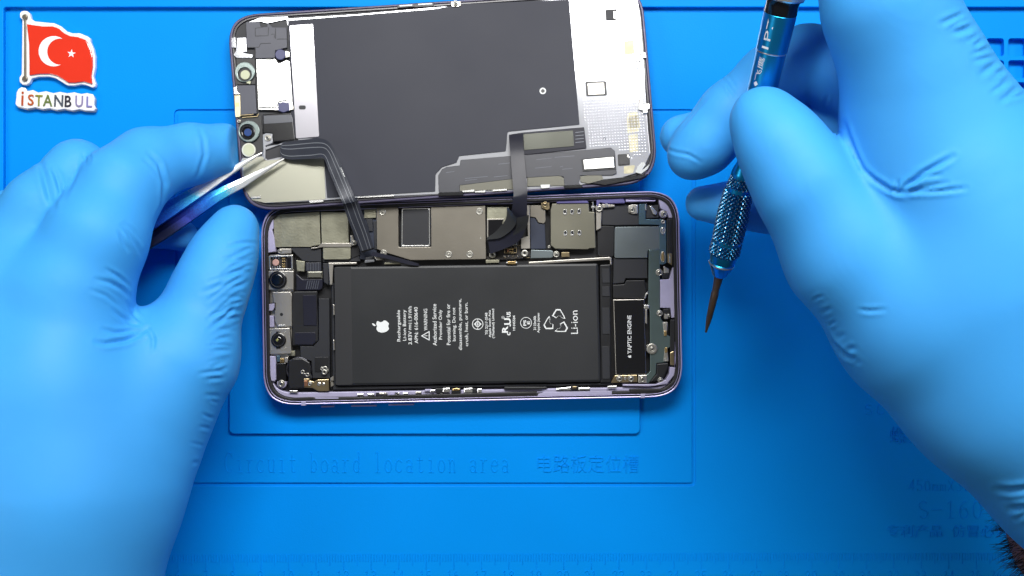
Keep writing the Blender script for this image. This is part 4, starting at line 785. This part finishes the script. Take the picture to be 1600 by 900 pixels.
# ------------------------------------------------------------------ tweezers
TW = Space('tweezers', w3(250, 370, 22), None, 'fine pointed blue steel tweezers held by the left hand over the display corner', 'tweezers')
def heat_shade_mat():
    m = bpy.data.materials.new('heat_blued_shaded_steel'); m.use_nodes = True; t = m.node_tree; b = t.nodes['Principled BSDF']
    b.inputs['Metallic'].default_value = .62; b.inputs['Roughness'].default_value = .34
    a = t.nodes.new('ShaderNodeAttribute'); a.attribute_name = 'along'; r = t.nodes.new('ShaderNodeValToRGB')
    n = t.nodes.new('ShaderNodeTexNoise'); n.inputs['Scale'].default_value = 90
    ad = t.nodes.new('ShaderNodeMath'); ad.operation = 'MULTIPLY_ADD'; ad.inputs[1].default_value = .12; t.links.new(n.outputs['Fac'], ad.inputs[0]); t.links.new(a.outputs['Fac'], ad.inputs[2])
    t.links.new(ad.outputs[0], r.inputs[0]); t.links.new(r.outputs[0], b.inputs['Base Color'])
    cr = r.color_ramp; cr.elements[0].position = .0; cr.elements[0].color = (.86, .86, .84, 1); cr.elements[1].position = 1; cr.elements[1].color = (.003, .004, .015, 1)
    for p, c in ((.33, (.84, .87, .88)), (.40, (.06, .55, .82)), (.48, (.01, .17, .66)), (.55, (.02, .04, .30)), (.66, (.004, .008, .04))):  # real heat blue; near-black end paints the shade of the face turned away
        e = cr.elements.new(p); e.color = (*c, 1)
    return m
M_HEAT_SHADE = heat_shade_mat()
TWZ = Zm(200, 220, 5)
def tw_arm(up, lo, z, th, alng, ridge=.35):
    vs, fs, al = [], [], []
    for (a, b, zz, t_, g_) in zip(TWZ(up), TWZ(lo), z, th, alng):
        A, B = w3(*a, zz), w3(*b, zz); Mi = A + (B - A) * .45 + Vector((0, 0, ridge * min(1, t_)))
        for p in (A, Mi, B, B - Vector((0, 0, t_)), (A + B) / 2 - Vector((0, 0, t_ * 1.05)), A - Vector((0, 0, t_))): vs.append(p - TW.o); al.append(g_)
    N = len(up)
    for k in range(N - 1):
        for j in range(6):
            a, b = k * 6 + j, k * 6 + (j + 1) % 6; fs.append([a, a + 6, b + 6, b])
    fs.append([0, 1, 2, 3, 4, 5]); fs.append([(N - 1) * 6 + j for j in range(5, -1, -1)])
    o = mesh_obj('tweezer_arm', vs, fs, M_HEAT_SHADE, TW.root)
    at = o.data.attributes.new('along', 'FLOAT', 'POINT'); at.data.foreach_set('value', al)
    md = o.modifiers.new('bevel', 'BEVEL'); md.width = .00012; md.segments = 1; md.limit_method = 'ANGLE'
    return o
tw_arm([(1046, 88), (900, 152), (720, 252), (545, 345), (420, 410), (280, 480), (90, 600), (-150, 760)], [(1050, 96), (930, 175), (780, 285), (640, 385), (520, 470), (400, 555), (180, 705), (-60, 880)],
       [14.6, 16.0, 17.6, 19.2, 20.6, 22, 24.5, 27.5], [.5, .9, 1.2, 1.5, 1.6, 1.7, 1.8, 1.8], [0, .08, .17, .25, .37, .42, .46, .5])
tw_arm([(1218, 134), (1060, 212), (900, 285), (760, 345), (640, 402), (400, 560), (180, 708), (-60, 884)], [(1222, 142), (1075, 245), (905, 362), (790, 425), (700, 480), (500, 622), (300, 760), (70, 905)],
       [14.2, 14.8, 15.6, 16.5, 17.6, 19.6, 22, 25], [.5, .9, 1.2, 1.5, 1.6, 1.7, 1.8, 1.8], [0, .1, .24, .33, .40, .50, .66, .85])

# ------------------------------------------------------------------ precision screwdriver
RZ = 34.0        # the right hand hovers: nothing it holds touches the mat
zt, zT = 7.0 + RZ, 60.0 + RZ
T0 = w3(1103, 519, zt); T1 = w3(1223, 4, zT); AX = (T1 - T0).normalized()
SD = Space('precision_screwdriver', T0, Vector((0, 0, 1)).rotation_difference(AX).to_matrix(), 'blue anodised precision screwdriver with knurled grip held in the right hand, bit pointing down', 'screwdriver')
LEN = (T1 - T0).length
def ax_at(py):
    lo, hi = -.3, 1.4
    for _ in range(40):
        m = (lo + hi) / 2; p = T0 + (T1 - T0) * m; y = 450 - p.y * PPM * CAM_H / (CAM_H - p.z)
        if y > py: lo = m
        else: hi = m
    return m * LEN, (T0 + (T1 - T0) * m).z
def sd_lathe(name, prof, m, n=40, knurl=0., parent=None, name_p=None, steps=0):
    """profile of (py, r_px); knurl = pyramid height in mm"""
    q = []
    for py, r in prof: s_, z = ax_at(py); q.append((s_, r / PPM * (CAM_H - z) / CAM_H * .985))
    if steps:
        f = []
        for i in range(len(q) - 1):
            for k in range(steps): t = k / steps; f.append((q[i][0] + (q[i + 1][0] - q[i][0]) * t, q[i][1] + (q[i + 1][1] - q[i][1]) * t))
        q = f + [q[-1]]
    vs, fs, wear = [], [], []
    for s_, r in q:
        for k in range(n):
            a = 2 * PI * k / n; rr = r
            if knurl:
                NT = 20; pitch = 1.3; p1 = (a / (2 * PI) * NT + s_ / pitch / 1.2); p2 = (a / (2 * PI) * NT - s_ / pitch / 1.2)
                d = max(abs((p1 % 1) - .5), abs((p2 % 1) - .5)) * 2
                rr = r - knurl * (d ** 1.2); wear.append(max(0, 1 - d * 2.2))
            vs.append((rr * math.cos(a), rr * math.sin(a), s_))
    for i in range(len(q) - 1):
        for k in range(n): fs.append([i * n + k, i * n + (k + 1) % n, (i + 1) * n + (k + 1) % n, (i + 1) * n + k])
    fs.append(list(range(n))[::-1]); fs.append([(len(q) - 1) * n + k for k in range(n)])
    o = mesh_obj(name, vs, fs, m, parent or SD.root, not knurl)
    if knurl: at = o.data.attributes.new('wear', 'FLOAT', 'POINT'); at.data.foreach_set('value', wear)
    if not knurl:
        md = o.modifiers.new('edges', 'EDGE_SPLIT'); md.split_angle = math.radians(28)
    return o
M_ANO = mat('anodised_blue', (26, 146, 206), .32, .9, .06, 900, .05, 90)
M_ANOK = mat('anodised_blue_knurl', (24, 128, 186), .3, .92)
_t = M_ANOK.node_tree; _a = _t.nodes.new('ShaderNodeAttribute'); _a.attribute_name = 'wear'; _r = _t.nodes.new('ShaderNodeValToRGB')
_r.color_ramp.elements[0].color = (.008, .15, .34, 1); _r.color_ramp.elements[0].position = .05; _r.color_ramp.elements[1].color = (.62, .70, .62, 1); _r.color_ramp.elements[1].position = .8
_t.links.new(_a.outputs['Fac'], _r.inputs[0]); _t.links.new(_r.outputs[0], _t.nodes['Principled BSDF'].inputs['Base Color'])
M_BIT = mat('bit_steel', (118, 98, 84), .38, .85, .2, 900, .15, 200)
sd_lathe('shaft', [(455, 5.2), (430, 7.6)], M_BIT); sd_lathe('bit', [(519, 1.6), (514, 2.2), (498, 4.6), (470, 5.9), (458, 6.1), (456, 5.6), (452, 5.6)], M_BIT)
col_ = sd_lathe('nose_collar', [(431, 9.5), (429, 11.4), (414, 19.5), (412, 20.6), (410, 20.6), (409, 19.4), (400, 21.4), (397, 21.4), (396, 20)], M_ANO)
sd_lathe('collar_edge', [(413, 20.2), (412.3, 21.1), (411, 21.1), (410, 20.4)], M_BRIGHT, parent=col_)
sd_lathe('knurled_ring', [(396.5, 24), (394.5, 25.5), (378.5, 25.5), (377, 24)], M_ANOK, 156, .75, steps=14)
sd_lathe('handle_neck', [(379, 22.6), (372, 22.6)], M_ANO)
sd_lathe('knurled_grip', [(374.5, 24), (372.5, 25.6), (335, 26.6), (300, 24.6), (297, 23.4)], M_ANOK, 156, .8, steps=34)
sd_lathe('handle_neck', [(299, 20.6), (291, 20.4)], M_ANO)
sd_lathe('knurled_ring', [(293.5, 20.6), (291.5, 21.8), (276.5, 19.2), (275, 18)], M_ANOK, 140, .7, steps=14)
sd_lathe('handle_neck', [(277, 17.8), (272, 18.4), (268, 17.6), (250, 11.4), (246, 10), (230, 10), (215, 18), (205, 22), (180, 22.6)], M_ANO)
hb = sd_lathe('handle_barrel', [(182, 22.8), (81, 23.9), (80.4, 24.6)], M_ANO, 64)
sd_lathe('barrel_groove', [(80.6, 24.6), (79.6, 24.9), (78.4, 24.6)], M_BRIGHT, 64, parent=hb)
hb2 = sd_lathe('handle_barrel', [(78.6, 24.4), (78, 25), (21, 26.4), (20, 25.6)], M_ANO, 64)
sd_lathe('black_band', [(20.4, 26), (19, 26.6), (6, 26.2), (0, 27.4), (-3, 28.6)], M_GLOSS, 48)
sd_lathe('swivel_cap', [(-2.8, 27), (-3.6, 33), (-6, 34), (-12, 33), (-15, 26)], M_BRIGHT, 48)
def engraved(txt, py0, py1, ang0, hgt, r_extra=.03, weight=0.):
    """lettering wrapped round the barrel, running along the axis"""
    c = bpy.data.curves.new('tmp', 'FONT'); c.body = txt; c.offset = weight; c.resolution_u = 2; me = curve_to_mesh(c)
    xs = [v.co.x for v in me.vertices]; ys = [v.co.y for v in me.vertices]; s0, z0 = ax_at(py0); s1, z1 = ax_at(py1)
    rr = 24.4 / PPM * (CAM_H - (z0 + z1) / 2) / CAM_H + r_extra; vs = []
    for v in me.vertices:
        s_ = s0 + (v.co.x - min(xs)) / (max(xs) - min(xs)) * (s1 - s0)
        k_, _ = (s_ / LEN, 0); pyv = 0
        rl = rr * (1 + .03 * (s_ - s0) / LEN * 0)
        a = ang0 - ((v.co.y - min(ys)) / (max(ys) - min(ys)) - .5) * hgt / rr
        vs.append((rl * math.cos(a), rl * math.sin(a), s_))
    f = [list(p.vertices) for p in me.polygons]; bpy.data.meshes.remove(me)
    return vs, f
camdir = SD.inv @ Vector((0, 0, 1)); A_UP = math.atan2(camdir.y, camdir.x)
right = SD.inv @ Vector((1, 0, 0)); side = 1 if math.cos(math.atan2(right.y, right.x) - (A_UP - PI / 2)) > 0 else -1
for tx_, p0, p1, o_, hh, re_, pa in (('1P7', 72, 27, 36, 2.1, .24, hb2), ('飞鹰', 122, 86, 40, 1.9, -.04, hb), ('◆', 131, 123, 42, 1.5, -.1, hb)):
    vs, f = engraved(tx_, p0, p1, A_UP + side * math.radians(o_), -hh * side, re_)
    mesh_obj('engraved_mark', vs, f, mat('engraving', (205, 215, 220), .5), pa)

# ------------------------------------------------------------------ hands: one continuous surface each, from blended tapered limbs
def smin(a, b, k):
    h = np.clip(.5 + .5 * (b - a) / k, 0, 1); return b * (1 - h) + a * h - k * h * (1 - h)
def cone(Pn, a, b, ra, rb, flat=1.):
    ab = b - a; t = np.clip(((Pn - a) @ ab) / (ab @ ab), 0, 1); q = Pn - (a + t[:, None] * ab)
    if flat != 1.: q = q * np.array((1, 1, 1 / flat))
    return (np.sqrt((q * q).sum(1)) - (ra + (rb - ra) * t)) * min(1., 1.)
def limb(spec, k):
    """spec: (px, py, z, r_px[, flat]) per joint"""
    J = [(np.array(w3(s_[0], s_[1], s_[2])), s_[3] / PPM * (CAM_H - s_[2]) / CAM_H, s_[4] if len(s_) > 4 else 1.) for s_ in spec]
    def f(Pn):
        d = None
        for (a, ra, fa), (b, rb, fb) in zip(J[:-1], J[1:]):
            e = cone(Pn, a, b, ra, rb, (fa + fb) / 2); d = e if d is None else smin(d, e, k)
        return d
    return f
def surface(F, lo, hi, h, SUB=1):
    nx, ny, nz = [int((b - a) / h) + 2 for a, b in zip(lo, hi)]
    X = lo[0] + h * np.arange(nx); Y = lo[1] + h * np.arange(ny); Z = lo[2] + h * np.arange(nz)
    V = np.empty((nx, ny, nz), np.float32)
    for i in range(nx):
        g = np.stack(np.meshgrid([X[i]], Y, Z, indexing='ij'), -1).reshape(-1, 3); V[i] = F(g).reshape(ny, nz)
    V[0] = V[-1] = 1; V[:, 0] = V[:, -1] = 1; V[:, :, 0] = V[:, :, -1] = 1
    ins = V < 0; c = np.zeros((nx - 1, ny - 1, nz - 1), int)
    for dx in (0, 1):
        for dy in (0, 1):
            for dz in (0, 1): c += ins[dx:nx - 1 + dx, dy:ny - 1 + dy, dz:nz - 1 + dz]
    act = (c > 0) & (c < 8); idx = -np.ones(act.shape, int); idx[act] = np.arange(act.sum()); ii = np.argwhere(act)
    acc = np.zeros((len(ii), 3)); cnt = np.zeros(len(ii))
    cor = [(a, b, d) for a in (0, 1) for b in (0, 1) for d in (0, 1)]
    for a in cor:
        for b in cor:
            if sum(b) - sum(a) == 1 and all(y >= x for x, y in zip(a, b)):
                va = V[ii[:, 0] + a[0], ii[:, 1] + a[1], ii[:, 2] + a[2]]; vb = V[ii[:, 0] + b[0], ii[:, 1] + b[1], ii[:, 2] + b[2]]
                m = (va < 0) != (vb < 0); t = np.where(m, va / np.where(m, va - vb, 1), 0)
                p = np.array(a) + t[:, None] * (np.array(b) - np.array(a)); acc += p * m[:, None]; cnt += m
    P_ = (ii + acc / cnt[:, None]) * h + np.array(lo); quads = []
    for ax in range(3):
        o1, o2 = [(1, 2), (2, 0), (0, 1)][ax]
        s0 = [slice(1, -1)] * 3; s0[ax] = slice(0, -1); s1 = list(s0); s1[ax] = slice(1, None)
        A = ins[tuple(s0)]; B = ins[tuple(s1)]; e = np.argwhere(A != B)
        base = e.copy(); base[:, [k for k in range(3) if k != ax]] += 1
        pos = A[tuple(e.T)]
        u1 = np.zeros(3, int); u1[o1] = 1; u2 = np.zeros(3, int); u2[o2] = 1
        q = [idx[tuple((base - a).T)] for a in (u1 * 0, u1, u1 + u2, u2)]
        q = np.stack(q, 1); q[~pos] = q[~pos][:, ::-1]; quads.append(q)
    Q = np.concatenate(quads); Q = Q[(Q >= 0).all(1)]
    for _s in range(SUB):
        ed = np.sort(np.concatenate([Q[:, [0, 1]], Q[:, [1, 2]], Q[:, [2, 3]], Q[:, [3, 0]]]), 1); u, inv = np.unique(ed, axis=0, return_inverse=True); inv = inv.reshape(4, -1) + len(P_)
        cen = np.arange(len(Q)) + len(P_) + len(u); P_ = np.concatenate([P_, P_[u].mean(1), P_[Q].mean(1)])
        Q = np.concatenate([np.stack((Q[:, k], inv[k], cen, inv[k - 1]), 1) for k in range(4)])
    for _ in range(3):   # settle the vertices on the true surface
        e = .15; d = F(P_); g = np.stack([(F(P_ + np.eye(3)[k] * e) - d) / e for k in range(3)], 1); g /= np.maximum((g * g).sum(1), .2)[:, None]
        P_ = P_ - np.clip(d, -h, h)[:, None] * g * .9
    ed = np.unique(np.sort(np.concatenate([Q[:, [0, 1]], Q[:, [1, 2]], Q[:, [2, 3]], Q[:, [3, 0]]]), 1), axis=0); a_, b_ = ed.T; n_ = len(P_)
    deg = np.maximum(np.bincount(a_, minlength=n_) + np.bincount(b_, minlength=n_), 1)
    for _ in range(40):   # relax, so that no seam shows where limbs join
        P_ = .4 * P_ + .6 * np.stack([(np.bincount(a_, P_[b_, k], n_) + np.bincount(b_, P_[a_, k], n_)) / deg for k in range(3)], 1)
    d = F(P_); g = np.stack([(F(P_ + np.eye(3)[k] * .2) - d) for k in range(3)], 1); g /= np.linalg.norm(g, axis=1)[:, None] + 1e-9
    return P_, Q, g
def wrinkle(P_, N_, lines, facing=-.1):
    """lines: (polyline px, width px, depth mm). Groove with raised lips, faded at both ends."""
    k = PPM * CAM_H / (CAM_H - P_[:, 2]); px = 800 + P_[:, 0] * k; py = 450 - P_[:, 1] * k
    S = np.stack((px, py), 1); D_ = np.zeros(len(P_)); up = np.clip((N_[:, 2] - facing) * 4, 0, 1)
    for L, w, dep in lines:
        w = w * 1.25 + .6
        L = np.array(L, float); m = (px > L[:, 0].min() - 5 * w) & (px < L[:, 0].max() + 5 * w) & (py > L[:, 1].min() - 5 * w) & (py < L[:, 1].max() + 5 * w)
        if not m.any(): continue
        q = S[m]; best = np.full(len(q), 1e9); tt = np.zeros(len(q)); n = len(L) - 1
        for i in range(n):
            a, b = L[i], L[i + 1]; ab = b - a; t = ((q - a) @ ab) / (ab @ ab); tc_ = np.clip(t, 0, 1); d = np.linalg.norm(q - (a + tc_[:, None] * ab), axis=1)
            s_ = d < best; best[s_] = d[s_]; tt[s_] = (i + tc_[s_]) / n
        fade = np.sin(np.clip(tt, .02, .98) * PI) ** .6
        x = best / w; D_[m] += (-np.exp(-x * x) + .55 * np.exp(-((x - 2) / 1.1) ** 2)) * dep * fade
    return P_ + N_ * (D_ * up)[:, None]
def lump(P_, N_, amp, f):
    """slow unevenness of stretched rubber"""
    v = np.zeros(len(P_)); rs = np.random.RandomState(3)
    for _ in range(9):
        k = rs.randn(3); k /= np.linalg.norm(k); v += np.sin(P_ @ k * f * rs.uniform(.6, 1.7) + rs.uniform(0, 6))
    return P_ + N_ * (v / 4 * amp)[:, None]
def rand_wr(x0, y0, x1, y1, n, ang, ln, w, dep, seed, bend=.3):
    rs = random.Random(seed); out = []
    for k in range(n):
        t = (k + rs.uniform(-.3, .3)) / max(1, n - 1); x = x0 + (x1 - x0) * t; y = y0 + (y1 - y0) * t; a = math.radians(ang + rs.uniform(-14, 14)); l = ln * rs.uniform(.5, 1.2); b = rs.uniform(-bend, bend)
        out.append(([(x + l * s_ * math.cos(a) - b * l * s_ * (1 - s_) * math.sin(a), y + l * s_ * math.sin(a) + b * l * s_ * (1 - s_) * math.cos(a)) for s_ in (0, .33, .66, 1)], w * rs.uniform(.7, 1.3), dep * rs.uniform(.5, 1.2)))
    return out
def hand_obj(name, P_, Q, m, **props):
    me = bpy.data.meshes.new(name); c = P_.mean(0); c[2] = P_[:, 2].min()
    me.from_pydata(((P_ - c) * .001).tolist(), [], Q.tolist()); me.polygons.foreach_set('use_smooth', [True] * len(me.polygons)); me.materials.append(m); me.update()
    o = bpy.data.objects.new(name, me); COL.objects.link(o); o.location = Vector(c) * .001
    for k, v in props.items(): o[k] = v
    return o, Vector(c)

# left hand
LI = limb([(108, 462, 50, 92), (150, 372, 50, 76), (192, 292, 42, 62), (232, 256, 33, 54), (296, 241, 23, 44), (352, 233, 14, 36), (392, 230, 9, 33)], 5)
eA, eB = np.array(w3(366, 150, 10)), np.array(w3(378, 330, 10)); en = np.array((eB[1] - eA[1], -(eB[0] - eA[0]), 0)); en = -en / np.linalg.norm(en)
if en[0] < 0: en = -en
LM_ = limb([(20, 420, 44, 84), (70, 330, 44, 62), (120, 265, 37, 43), (170, 305, 22, 36), (232, 352, 9, 30), (285, 368, 7.5, 25)], 5)
LR = limb([(-40, 430, 40, 80), (20, 350, 34, 50), (100, 330, 18, 34), (165, 375, 9, 26)], 5)
LT = limb([(215, 640, 36, 112), (285, 560, 36, 82), (330, 448, 32, 54), (350, 400, 28, 47), (368, 358, 25, 38)], 7)
LP = limb([(108, 462, 50, 92), (90, 620, 50, 130), (90, 760, 50, 150), (70, 1000, 46, 150)], 10)
LP2 = limb([(0, 470, 44, 110), (-30, 650, 46, 150), (-10, 1000, 44, 150)], 10)
LP3 = limb([(215, 640, 36, 110), (150, 750, 40, 128), (95, 940, 42, 132)], 10)
def FL(q):
    palm = smin(smin(LP(q), LP2(q), 14), LP3(q), 14)
    i = np.maximum(smin(palm, LI(q), 5), (q - eA) @ en * 1.0 - .2)
    d = np.minimum(i, smin(palm, LM_(q), 7)); d = np.minimum(d, smin(palm, LR(q), 7)); d = np.minimum(d, smin(palm, LT(q), 9))
    return smin(d, np.maximum(d, -(q[:, 2] - .5)), .5) if False else np.maximum(d, .3 - q[:, 2])
lo = np.array((-215., -135., 0.)); hi = np.array((-80., 66., 92.))
P_, Q, N_ = surface(FL, lo, hi, 1.0)
wr = [([(310, 197), (318, 218), (320, 242), (312, 268), (306, 282)], 2.2, .35), ([(232, 238), (248, 256), (257, 285), (256, 318), (246, 345)], 2.4, .6), ([(225, 250), (240, 262), (250, 280)], 1.8, .3),
      ([(83, 324), (76, 300), (68, 270), (62, 252)], 3.5, .8), ([(85, 322), (95, 300), (88, 275), (80, 262)], 2.2, .5), ([(130, 240), (134, 248), (132, 258)], 2, .5), ([(138, 238), (141, 247), (138, 257)], 1.8, .4), ([(122, 262), (112, 285), (98, 312)], 2.5, .35),
      ([(190, 352), (202, 366), (214, 384), (222, 402)], 2, .45), ([(196, 348), (210, 362), (222, 380)], 1.8, .35), ([(186, 362), (192, 378), (200, 392)], 1.8, .35),
      ([(150, 436), (172, 442), (190, 452), (204, 466)], 2.2, .5), ([(165, 420), (185, 432), (203, 448)], 1.8, .4), ([(140, 452), (165, 462), (185, 478)], 2, .3),
      ([(232, 513), (215, 524), (195, 533), (165, 537), (150, 534)], 2.4, .7), ([(230, 514), (208, 518), (180, 520), (160, 514)], 2, .5), ([(232, 512), (240, 530), (238, 548)], 2.2, .4), ([(228, 512), (205, 505), (188, 494), (176, 484)], 2, .45),
      ([(226, 508), (210, 492), (200, 472)], 1.8, .4)]
wr += rand_wr(402, 380, 352, 590, 26, 168, 42, 1.7, .30, 5) + rand_wr(392, 385, 368, 480, 12, 150, 60, 2.0, .28, 6) + rand_wr(352, 590, 318, 720, 7, 190, 26, 2.0, .22, 8)
P_ = wrinkle(lump(P_, N_, .28, .16), N_, wr)
lh, _ = hand_obj('gloved_hand', P_, Q, M_GLOVE, label='left hand in a blue nitrile glove holding tweezers beside the display', category='hand')

# right hand
RZ_up = lambda J: [(a, b, c + RZ, d) for a, b, c, d in J]
RT = limb(RZ_up([(1192, 187, 55, 52), (1222, 232, 57, 62), (1262, 296, 58, 74), (1330, 392, 56, 98), (1440, 490, 54, 140)]), 8)
RI = limb(RZ_up([(1455, 222, 58, 132), (1428, 112, 66, 103), (1386, 8, 72, 92), (1362, -110, 70, 86), (1310, -150, 66, 66), (1262, -90, 66, 54)]), 8)
RM = limb(RZ_up([(1440, 215, 46, 90), (1390, 130, 40, 84), (1322, 110, 36, 72)]), 6)
RM2 = limb(RZ_up([(1322, 112, 34, 60), (1262, 96, 30, 54), (1205, 124, 27, 50), (1142, 178, 26, 48), (1100, 226, 24, 43), (1078, 244, 23, 37)]), 5)
RR = limb(RZ_up([(1440, 240, 40, 90), (1330, 215, 28, 52), (1230, 190, 20, 42), (1150, 200, 17, 38), (1063, 213, 15, 34)]), 5)
RK = limb(RZ_up([(1450, 300, 34, 90), (1320, 335, 20, 46), (1200, 324, 12.5, 38), (1150, 320, 11, 33), (1098, 318, 10, 28)]), 5)
RP = limb(RZ_up([(1455, 222, 58, 132), (1510, 312, 58, 146), (1560, 430, 56, 170), (1640, 560, 54, 150)]), 12)
RP2 = limb(RZ_up([(1440, 490, 54, 140), (1560, 610, 54, 138), (1690, 735, 52, 134), (1790, 850, 50, 130)]), 12)
def FR(q):
    palm = smin(RP(q), RP2(q), 14)
    d = smin(palm, RT(q), 5); d = np.minimum(d, smin(palm, RI(q), 10)); d = np.minimum(d, smin(palm, RM(q), 4)); d = np.minimum(d, RM2(q))
    d = np.minimum(d, smin(palm, RR(q), 5)); d = np.minimum(d, smin(palm, RK(q), 5))
    return np.maximum(d, .3 - q[:, 2])
lo = np.array((38., -100., 20.)); hi = np.array((226., 128., 140.))
P_, Q, N_ = surface(FR, lo, hi, 1.1)
wr = [([(1402, 300), (1418, 290), (1440, 272), (1465, 258), (1490, 244)], 2.6, .9), ([(1402, 301), (1425, 298), (1450, 292), (1480, 286)], 2.2, .6), ([(1412, 302), (1440, 300), (1475, 298), (1510, 294)], 2.2, .55), ([(1398, 298), (1402, 290), (1404, 282)], 1.8, .5),
      ([(1420, 286), (1445, 276), (1470, 272)], 1.8, .4), ([(1345, 262), (1365, 280), (1390, 296), (1420, 306)], 2.4, .6), ([(1318, 190), (1326, 215), (1338, 245), (1350, 268)], 2.5, .6),
      ([(1128, 120), (1138, 132), (1146, 144), (1150, 152)], 1.8, .5), ([(1134, 116), (1146, 130), (1154, 144)], 1.6, .4), ([(1039, 232), (1056, 238), (1076, 242), (1096, 254)], 1.6, .3), ([(1288, 168), (1293, 150), (1292, 120)], 1.6, .25),
      ([(1060, 205), (1072, 190), (1090, 168), (1112, 145)], 1.6, .25), ([(1342, 484), (1360, 486), (1385, 484)], 2, .3)]
wr += rand_wr(1506, 22, 1600, 150, 13, 155, 34, 2.6, .5, 11) + rand_wr(1270, 470, 1340, 575, 6, -30, 18, 2., .3, 12) + rand_wr(1560, 770, 1640, 880, 6, -12, 70, 3.6, 1.0, 14) + [([(1282, 512), (1298, 535), (1320, 555), (1338, 562)], 2.6, .7)]
P_ = wrinkle(lump(P_, N_, .32, .14), N_, wr)
rh, rc = hand_obj('gloved_hand', P_, Q, M_GLOVE, label='right hand in a blue nitrile glove gripping the screwdriver beside the phone', category='hand')
# bare wrist under the glove's cuff, with dark hair
M_SKIN = mat('skin', (120, 78, 58), .5, 0, .3, 500, .08, 80, sub=.2)
FA = limb(RZ_up([(1618, 768, 34, 62), (1674, 842, 34, 90), (1800, 960, 34, 95)]), 6)
lo = np.array((130., -140., 30.)); hi = np.array((215., -45., 98.))
P2, Q2, N2 = surface(FA, lo, hi, 1.6, 0)
fa, fc_ = hand_obj('forearm', P2, Q2, M_SKIN); fa.parent = rh; fa.location = fa.location - rh.location
rs = random.Random(4); vs, fs = [], []
sel = [i for i in range(len(P2)) if N2[i, 0] < -.25 and N2[i, 1] < .45]
for _ in range(1500):
    i = rs.choice(sel); p = Vector(P2[i]); n = Vector(N2[i]); d = Vector((rs.uniform(-1, .1), rs.uniform(-.9, .3), 0)) * .7 + n * .55; d.normalize(); l = rs.uniform(2.2, 5.5); sd_ = d.cross(Vector((0, 0, 1))).normalized() * .1
    cur = Vector((rs.uniform(-1, 1), rs.uniform(-1, 1), rs.uniform(-.6, .2))) * .9; b0 = len(vs)
    for s_ in (0, .33, .66, 1):
        c = p + d * l * s_ + cur * s_ * s_ * 1.6; w_ = 1 - s_ * .8; up = Vector((0, 0, .1)) * w_
        vs += [c - sd_ * w_, c + sd_ * w_, c + up]
    for k in range(3):
        for j in range(3): a, b2 = b0 + k * 3 + j, b0 + k * 3 + (j + 1) % 3; fs.append([a, b2, b2 + 3, a + 3])
ho = mesh_obj('arm_hair', [v - Vector(fc_) for v in vs], fs, mat('hair_black', (14, 11, 10), .6), fa)
ho['kind'] = 'stuff'
